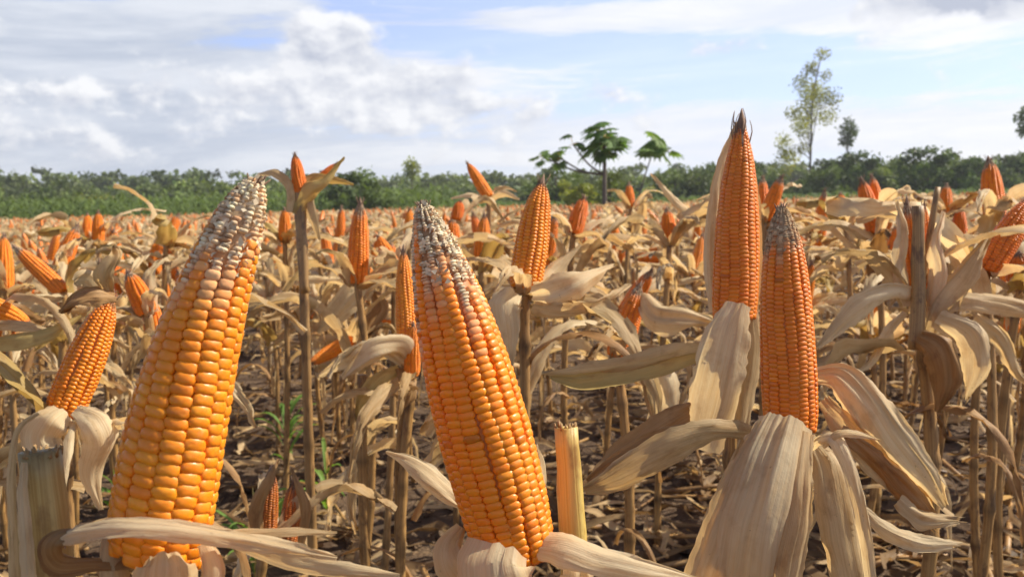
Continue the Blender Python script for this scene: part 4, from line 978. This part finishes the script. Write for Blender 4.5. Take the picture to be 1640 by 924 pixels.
def build_far_field():
    rng = random.Random(9); Vs, Fs, Ms, Us, Ts, Cs = [], [], [], [], [], []; base = 0
    lows = []
    for k in range(12):
        parts = []
        h = rng.uniform(.5, .62); L = rng.uniform(.12, .18); lean = rng.uniform(.05, 1.3); a = rng.uniform(0, 6.28)
        d = Vector((math.sin(lean) * math.cos(a), math.sin(lean) * math.sin(a), math.cos(lean)))
        t = Vector((0, 0, h)); P = [t, t + d * L * .5, t + d * L * .85, t + d * L]
        v, f, u, c = tube([tuple(p) for p in P], [.02, .0235, .015, .003], 6, cap=False); parts.append((v, f, u, c, 0 if k % 5 < 3 else 1))
        v, f, u, c = tube([(0, 0, 0), (0, 0, h)], [.01, .009], 4, cap=False); parts.append((v, f, u, c, 2))
        for j in range(14):
            M = Matrix.Translation((0, 0, h - .09 + .10 * rng.random())) @ Matrix.Rotation(rng.uniform(-.8, .8), 4, 'X') @ Matrix.Rotation(j * .9 + rng.random(), 4, 'Z') @ Matrix.Scale(rng.uniform(.7, 1.2), 4)
            v, f, u, c = xf(husk_variant(rng.randrange(40), None, 5, 3), M); parts.append((v, f, u, c, 1))
        V = np.vstack([np.array(p[0]) for p in parts]); U = np.vstack([np.array(p[2]) for p in parts]); C = np.vstack([np.array(p[3]) for p in parts]); Fc, Mi, b = [], [], 0
        for p in parts: Fc += [[q + b for q in ff] for ff in p[1]]; Mi += [p[4]] * len(p[1]); b += len(p[0])
        lows.append((V, np.array(Fc), Mi, U, C))
    for x, y in far_pts:
        V, Fc, Mi, U, C = rng.choice(lows); a = rng.uniform(0, 6.28); s = rng.uniform(.88, 1.14); ca, sa = math.cos(a) * s, math.sin(a) * s
        W = np.stack([V[:, 0] * ca - V[:, 1] * sa + x, V[:, 0] * sa + V[:, 1] * ca + y, V[:, 2] * s + ground_z(x, y)], 1)
        Vs.append(W); Fs.append(Fc + base); Ms += Mi; Us.append(U + rng.random() * 9); Cs.append(C * rng.uniform(.75, 1.15)); base += len(V)
    V = np.vstack(Vs); Fc = np.vstack(Fs)
    col = np.zeros((len(V), 3)) + np.array((.66, .19, .02))
    me = make_mesh('far_corn', V, Fc.tolist(), [M_KERNEL_FAR, HUSK_CREAM, STALK], col=col, uv=np.vstack(Us), midx=Ms)
    a = me.color_attributes.new('tint', 'FLOAT_COLOR', 'POINT'); C = np.vstack(Cs); a.data.foreach_set('color', np.hstack([C, np.ones((len(C), 1))]).astype(np.float32).ravel())
    tag(link('corn_field', me), 'far part of the dry corn field running to the green edge', 'corn field', kind='stuff')
build_far_field()

# ------------------------------------------------------------------ weeds
def weed(i, x, y, Z, hh, label):
    rng = random.Random(60 + i); p = at(x, y, Z); gz = ground_z(p.x, p.y); V, Fc, C = [], [], []
    root = empty('weed', (p.x, p.y, gz - .005), label, 'weed')
    for k in range(16):
        a = rng.uniform(0, 6.28); L = hh * rng.uniform(.4, 1.0); w = rng.uniform(.004, .010); b = len(V)
        d = Vector((math.cos(a), math.sin(a), 0)); s = Vector((-d.y, d.x, 0)); z0 = rng.uniform(0, hh * .6)
        for j in range(6):
            q = j / 5; c = Vector((0, 0, z0)) + d * L * .6 * q + Vector((0, 0, L * (1.1 * q - .75 * q * q))); ww = w * math.sin(math.pi * (.12 + .86 * q))
            V += [tuple(c - s * ww), tuple(c + Vector((0, 0, -ww * .5))), tuple(c + s * ww)]
        for j in range(5):
            for m_ in (0, 1): q0 = b + j * 3 + m_; Fc.append((q0, q0 + 1, q0 + 4, q0 + 3))
    C = np.ones((len(V), 3)) * 1.3
    link('leaves', make_mesh('leaves', V, Fc, LEAF_FRESH, col=C), root)
    link('stem', rib_mesh('stem', [tube([(0, 0, 0), (.004, 0, hh * .5), (0, .003, hh * .9)], [.003, .0025, .001], 6, n=6)], STALK_FRESH), root)
for i, (x, y, Z, hh, lb) in enumerate([(455, 600, 3.1, .26, 'green leafy weed among the thin stalks right of the biggest ear'), (520, 672, 2.6, .2, 'low green weed on the soil between the two biggest ears'),
        (402, 700, 2.1, .26, 'green weed close against the right side of the biggest ear'), (20, 720, 1.6, .30, 'bright green grass weed behind the cut stump'),
        (440, 690, 2.4, .14, 'tiny green seedling on the soil behind the two low dark ears'), (365, 905, 1.5, .1, 'green sprig at the foot of the biggest ear'), (180, 600, 2.6, .2, 'green weed between the short ragged ear and the biggest ear')]):
    weed(i, x, y, Z, hh, lb)

# ------------------------------------------------------------------ trees and the green edge
def foliage(blobs, n, size, seed, col_var=.25, narrow=.55):
    """leaf-sized quads through the volume of several clumps; blobs = (x,y,z,rx,ry,rz)"""
    g = np.random.default_rng(seed); B = np.array(blobs, float); vol = (B[:, 3] * B[:, 4] * B[:, 5]) ** .75; k = g.choice(len(B), n, p=vol / vol.sum())
    d = g.normal(size=(n, 3)); d /= np.linalg.norm(d, axis=1)[:, None]; r = g.random(n) ** .45
    P = B[k, :3] + d * r[:, None] * B[k, 3:] * (1 + .25 * g.normal(size=(n, 1)) * (g.random((n, 1)) < .3))
    a = g.normal(size=(n, 3)); a[:, 2] *= .6; a /= np.linalg.norm(a, axis=1)[:, None]; b = np.cross(a, g.normal(size=(n, 3))); b /= np.linalg.norm(b, axis=1)[:, None]
    s = size * g.uniform(.6, 1.3, (n, 1)); V = np.stack([P - a * s, P - b * s * narrow, P + a * s, P + b * s * narrow], 1).reshape(-1, 3)
    Fc = np.arange(n * 4).reshape(-1, 4); cv = 1 + col_var * g.normal(size=len(B))[k] + .15 * g.normal(size=n)
    C = np.repeat(np.clip(cv, .4, 1.9)[:, None] * np.array([[1, 1, 1.0]]), 4, 0)
    return V, Fc, C

def bush_blobs(rng, w, h, n, base=.15):
    out = []
    for i in range(n):
        a = rng.uniform(0, 6.28); r = rng.random() ** .6 * w * .5; z = h * (base + (1 - base) * rng.random() * (1 - .55 * (2 * r / w) ** 2)); s = rng.uniform(.10, .24) * w
        out.append((math.cos(a) * r, math.sin(a) * r, min(z, h - s * .6), s, s, s * rng.uniform(.6, .9)))
    return out

def tree_at(name, x, ytop, ybase_unused, Z, w_px, label, blobs_fn, leafm, nleaf, size, group=None, seed=0, trunk_r=.08, cat='tree', lean=0, limbs=8, trunk_top=.75):
    p = at(x, 325, Z); gz = ground_z(p.x, p.y); top = at(x, ytop, Z).z; h = top - gz; w = px(w_px, Z)
    rng = random.Random(seed); root = empty(name, (p.x, p.y, gz), label, cat, group); B = blobs_fn(rng, w, h)
    V, Fc, C = foliage(B, nleaf, size, seed); link('crown', make_mesh('crown', V, Fc.tolist(), leafm, col=C, smooth=False), root)
    parts = [tube([(0, 0, -.1), (lean * .4, 0, h * trunk_top * .5), (lean, 0, h * trunk_top)], [trunk_r, trunk_r * .75, trunk_r * .4], 8, n=10, rough=.2)]
    for j in range(limbs):
        b = rng.choice(B); z0 = rng.uniform(.3, trunk_top) * h; z0 = min(z0, max(.1, b[2] - .1))
        q = z0 / (h * trunk_top); x0 = lean * q; parts.append(tube([(x0, 0, z0), ((x0 + b[0]) / 2, b[1] / 2, (z0 + b[2]) / 2 + .05 * h), (b[0], b[1], b[2])], [trunk_r * .4, trunk_r * .25, trunk_r * .1], 5, n=6))
    link('trunk', rib_mesh('trunk', parts, BARK), root); return root

def slender(rng, w, h):
    spec = [(.12, .97, .12), (-.05, .88, .13), (.25, .84, .10), (-.18, .80, .16), (.1, .74, .2), (-.15, .68, .2), (.22, .68, .18), (.0, .60, .2), (.25, .58, .14), (-.3, .52, .16), (-.45, .44, .14), (-.55, .34, .15), (-.35, .32, .15), (-.75, .27, .10), (-.1, .48, .12), (-.6, .24, .10), (.05, .92, .08), (-.3, .62, .12), (-.2, .38, .12)]
    return [(a * w * .62, rng.uniform(-.3, .3) * w, z * h, s * w, s * w, s * w * .9) for a, z, s in spec]
tree_at('slender_tree', 1296, 86, 0, 62, 118, 'tall slender tree with airy yellow-green crown on a thin trunk, rising over the hedge', slender, LEAF_YELLOW, 5200, .085, seed=3, trunk_r=.09, trunk_top=.8, limbs=16)
def little(rng, w, h): return [(a * w * .5, 0, z * h, s * w, s * w, s * w) for a, z, s in [(0, .93, .2), (-.3, .84, .25), (.3, .86, .2), (.1, .80, .3), (-.1, .72, .25), (.5, .78, .12), (-.4, .70, .15), (.2, .68, .15)]]
tree_at('small_tree', 1355, 186, 0, 80, 44, 'small dark round-headed tree on a thin trunk beside the slender tree', little, LEAF_MID, 800, .13, seed=4, trunk_r=.07, trunk_top=.85)
tree_at('small_tree', 1640, 165, 0, 70, 56, 'grey-green open tree cut by the right picture edge above the hedge', little, LEAF_MID, 800, .14, seed=6, trunk_r=.07, trunk_top=.85)
tree_at('small_tree', 660, 252, 0, 75, 46, 'thin pale bush-topped tree above the tree line left of the papaya trees', little, LEAF_YELLOW, 380, .14, seed=7, trunk_r=.05, trunk_top=.85)
def bushy(rng, w, h): return bush_blobs(rng, w, h, 30, .05)
tree_at('bush', 578, 276, 0, 40, 105, 'dark green bush in front of the tree line between the two biggest ears', bushy, LEAF_DARK, 5200, .10, seed=8, cat='bush')
tree_at('bush', 925, 282, 0, 34, 78, 'yellow-green bush at the foot of the papaya trees', bushy, LEAF_YELLOW, 3600, .07, seed=9, cat='bush')
tree_at('bush', 1120, 262, 0, 55, 90, 'dark green bush left of the tallest ear', bushy, LEAF_DARK, 3600, .11, seed=10, cat='bush')

tree_at('bush', 976, 266, 0, 27, 74, 'small leafy bush around the foot of the tallest papaya', bushy, LEAF_MID, 1500, .06, seed=12, cat='bush')
tree_at('bush', 890, 254, 0, 50, 96, 'rounded green bush under the side crowns of the tallest papaya', bushy, LEAF_MID, 3200, .10, seed=13, cat='bush')
def papaya_crown(rng, o, R_, leaves, V, Fc, C, pet):
    for i in range(leaves):
        a = rng.uniform(0, 6.28); up = rng.uniform(-1.1, 1.3); L = R_ * rng.uniform(.2, .8)
        d = np.array((math.cos(a) * math.cos(up), math.sin(a) * math.cos(up), math.sin(up) * .8)); e = o + d * L
        pet.append(tube([o, (o + e) / 2 + np.array((0, 0, .03)), e], [.010, .007, .005], 5, n=6))
        # palmate blade: seven pointed, toothed lobes, drooping
        fwd = np.array((math.cos(a), math.sin(a), rng.uniform(-1.1, .2))); sd = np.array((-math.sin(a), math.cos(a), rng.uniform(-.6, .6))); S = R_ * rng.uniform(.40, .60); b0 = len(V)
        for l in range(7):
            al = (l - 3) * .52; dl = fwd * math.cos(al) + sd * math.sin(al); dl /= np.linalg.norm(dl); nl = np.cross(dl, np.cross(fwd, sd)); nl /= np.linalg.norm(nl) + 1e-6
            LL = S * (1.15 - .10 * abs(l - 3)); b = len(V); prof = [(0, .03), (.3, .10), (.42, .20), (.5, .10), (.66, .17), (.74, .07), (1, .0)]
            for q, w in prof:
                c = e + dl * LL * q + np.array((0, 0, -.3 * LL * q * q)); V += [tuple(c - nl * w * LL * 1.2), tuple(c + np.array((0, 0, .02))), tuple(c + nl * w * LL * 1.2)]
            for j in range(len(prof) - 1):
                for m_ in (0, 1): q0 = b + j * 3 + m_; Fc.append((q0, q0 + 1, q0 + 4, q0 + 3))
        C += [[rng.uniform(.6, 1.3)] * 3] * (len(V) - b0)
def papaya(xb, Z, label, seed, crowns, r0, bow=None):
    """crowns: (x, y, width px, leaves) each carried by a stem from the trunk"""
    rng = random.Random(seed); p = at(xb, 325, Z); gz = ground_z(p.x, p.y); g0 = Vector((p.x, p.y, gz)); root = empty('papaya_tree', g0, label, 'papaya tree')
    tr, pet = [], []
    for i, (x, y, w, n) in enumerate(crowns):
        c = at(x, y, Z + (rng.uniform(-.3, .3) if i else 0)) - g0; o = np.array(c)
        if i == 0: main = o; tr.append(tube([(0, 0, -.1), (o[0] * .4, 0, o[2] * .5), o], [r0, r0 * .8, r0 * .5], 9, n=14, rough=.15, seed=seed))
        else: st = main * .62; tr.append(tube([st, (st + o) / 2 + np.array((0, 0, -.12)), o], [r0 * .4, r0 * .3, r0 * .25], 6, n=8))
        V, Fc, C = [], [], []; papaya_crown(rng, o, px(w, Z) / 2, n, V, Fc, C, pet)
        link('crown', make_mesh('crown', V, Fc, LEAF_FRESH, col=np.array(C), smooth=False), root)
    link('trunk', rib_mesh('trunk', tr, BARK), root); link('leaf_stalks', rib_mesh('leaf_stalks', pet, STALK_FRESH), root)
papaya(968, 24, 'tallest papaya tree with full lobed crown and small side crowns reaching left', 5, [(968, 222, 84, 30), (918, 232, 52, 7), (895, 252, 50, 8), (868, 250, 40, 5)], .075)
papaya(1012, 26, 'slim papaya tree with one drooping crown right of the tallest papaya', 6, [(1048, 236, 80, 17)], .028)

# hedge and tree line: individual trees on the right, a far wood on the left
def crown_protos(n, leafms, seed0, w=4.2, h=4.0, nl=3200, size=.15, nb=26):
    out = []
    for i in range(n):
        rng = random.Random(seed0 + i); B = bush_blobs(rng, w, h, nb, .12); V, Fc, C = foliage(B, nl, size, seed0 + i, .3)
        out.append((make_mesh('crown', V, Fc.tolist(), leafms[i % len(leafms)], col=C, smooth=False), V, Fc, C))
    return out
CR = crown_protos(6, [LEAF_DARK, LEAF_MID, LEAF_DARK, LEAF_MID, LEAF_DARK, LEAF_YELLOW], 300)
TRUNK = rib_mesh('trunk', [tube([(0, 0, -.3), (.1, 0, 1.2), (0, .1, 2.6)], [.12, .09, .05], 7, n=8, rough=.2)] + [tube([(0, 0, 1.0 + .3 * k), (math.cos(k * 2.1) * .7, math.sin(k * 2.1) * .7, 1.8 + .3 * k)], [.06, .03], 5, n=4) for k in range(5)], BARK)
def hedge_tree(x, ytop, Z, k, wpx, rz, label, group):
    p = at(x, 325, Z); gz = ground_z(p.x, p.y); h = at(x, ytop, Z).z - gz; w = px(wpx, Z)
    root = empty('hedge_tree', (p.x, p.y, gz), label, 'tree', group); root.rotation_euler.z = rz; root.scale = (w / 4.2, w / 4.2, h / 4.0)
    link('crown', CR[k][0], root); link('trunk', TRUNK, root)
rng = random.Random(15)
xs = list(range(1090, 1760, 26))
NUM = ['first', 'second', 'third', 'fourth', 'fifth', 'sixth', 'seventh', 'eighth', 'ninth', 'tenth', 'eleventh', 'twelfth', 'thirteenth', 'fourteenth', 'fifteenth', 'sixteenth', 'seventeenth', 'eighteenth', 'nineteenth', 'twentieth', 'twenty-first', 'twenty-second', 'twenty-third', 'twenty-fourth', 'twenty-fifth', 'twenty-sixth', 'twenty-seventh']
prof_top = lambda x: np.interp(x, [1090, 1150, 1225, 1240, 1300, 1350, 1400, 1460, 1480, 1540, 1580, 1700], [268, 262, 250, 268, 262, 252, 244, 236, 232, 240, 248, 250])
for i, x in enumerate(xs):
    k = rng.choice([0, 1, 2, 3, 4, 5]) if 1240 < x < 1330 else rng.choice([0, 1, 2, 3, 4])
    hedge_tree(x + rng.uniform(-8, 8), prof_top(x) + rng.uniform(-9, 8), 60 + rng.uniform(-5, 6), k, rng.uniform(70, 110), rng.uniform(0, 6.28), ('yellowish' if k == 5 else 'bushy green') + ' hedge tree, ' + NUM[i] + ' from the left in the row beyond the field', 'trees of the hedge row')

def build_wood():
    rng = random.Random(21); Vs, Fs, Cs, Mi = [], [], [], []; base = 0
    lowp = []
    for i in range(5):
        r = random.Random(400 + i); B = bush_blobs(r, 6, 5.5, 22, .1); lowp.append(foliage(B, 1300, .32, 400 + i, .3))
    def addone(x, Z, ytop, wpx, m_):
        nonlocal base
        p = at(x, 325, Z); gz = ground_z(p.x, p.y) - .3; h = at(x, ytop, Z).z - gz; w = px(wpx, Z); V, Fc, C = rng.choice(lowp)
        a = rng.uniform(0, 6.28); W = np.stack([(V[:, 0] * math.cos(a) - V[:, 1] * math.sin(a)) * w / 6 + p.x, (V[:, 0] * math.sin(a) + V[:, 1] * math.cos(a)) * w / 6 + p.y, V[:, 2] * h / 5.5 + gz], 1)
        Vs.append(W); Fs.append(Fc + base); Cs.append(C * rng.uniform(.75, 1.25)); Mi.extend([m_] * len(Fc)); base += len(V)
    topf = lambda x: np.interp(x, [-200, 0, 150, 430, 600, 800, 1000, 1200, 1900], [268, 270, 274, 271, 279, 277, 270, 262, 250])
    for x in range(-220, 1860, 26): addone(x + rng.uniform(-10, 10), 115 + rng.uniform(-8, 10), topf(x) + rng.uniform(-6, 4), rng.uniform(60, 100), rng.choice([0, 1, 1]))
    for x in range(-200, 1150, 30): addone(x + rng.uniform(-12, 12), 88 + rng.uniform(-6, 6), topf(x) + 16 + rng.uniform(-6, 8), rng.uniform(60, 110), rng.choice([0, 1, 1]))
    for x in range(-160, 1150, 44): addone(x + rng.uniform(-16, 16), 66 + rng.uniform(-5, 5), topf(x) + 30 + rng.uniform(-9, 9), rng.uniform(60, 110), rng.choice([0, 1, 1, 2]))
    me = make_mesh('woods', np.vstack(Vs), np.vstack(Fs).tolist(), [LEAF_DARK, LEAF_MID, LEAF_YELLOW], col=np.vstack(Cs), midx=Mi, smooth=False)
    tag(link('woods', me), 'dark green line of far woodland closing off the field', 'woods', kind='stuff')
build_wood()

def build_green_crop():
    """a belt of green young crop between the dry corn and the trees"""
    g = random.Random(31); V, Fc, C = [], [], []
    for i in range(9000):
        Z = g.uniform(39, 60); x = g.uniform(-.64, .62) * Z; gz = ground_z(x, Z); hh = g.uniform(.7, 1.35) * (1.7 if x < -3 else .85); c = g.uniform(.6, 1.5)
        for k in range(4):
            a = g.uniform(0, 6.28); d = Vector((math.cos(a), math.sin(a), 0)); s = Vector((-d.y, d.x, 0)); L = g.uniform(.3, .6); z0 = hh * g.uniform(.3, .75); w = g.uniform(.03, .06); b = len(V); o = Vector((x, Z, gz + z0))
            for q in (0, .5, 1):
                p = o + d * L * q + Vector((0, 0, L * (1.3 * q - 1.2 * q * q))); ww = w * (1 - q * .9); V += [tuple(p - s * ww), tuple(p + s * ww)]
            Fc += [(b, b + 1, b + 3, b + 2), (b + 2, b + 3, b + 5, b + 4)]; C += [[c] * 3] * 6
    tag(link('green_crop', make_mesh('green_crop', V, Fc, LEAF_CROP, col=np.array(C), smooth=False)), 'belt of green leafy crop between the dry corn and the woods', 'green crop', kind='stuff')
build_green_crop()

def build_haze():
    m = bpy.data.materials.new('haze'); m.use_nodes = True; nt = m.node_tree; nt.nodes.clear()
    v = nt.nodes.new('ShaderNodeVolumePrincipled'); v.inputs['Color'].default_value = (.96, .97, .96, 1); v.inputs['Density'].default_value = .0008; v.inputs['Anisotropy'].default_value = .2
    out = nt.nodes.new('ShaderNodeOutputMaterial'); nt.links.new(v.outputs[0], out.inputs['Volume'])
    V = [(x, y, z) for z in (-9, 13) for x, y in ((-260, -40), (260, -40), (260, 330), (-260, 330))]
    Fc = [(0, 3, 2, 1), (4, 5, 6, 7), (0, 1, 5, 4), (1, 2, 6, 5), (2, 3, 7, 6), (3, 0, 4, 7)]
    tag(link('haze', make_mesh('haze', V, Fc, m, smooth=False)), kind='stuff')
build_haze()
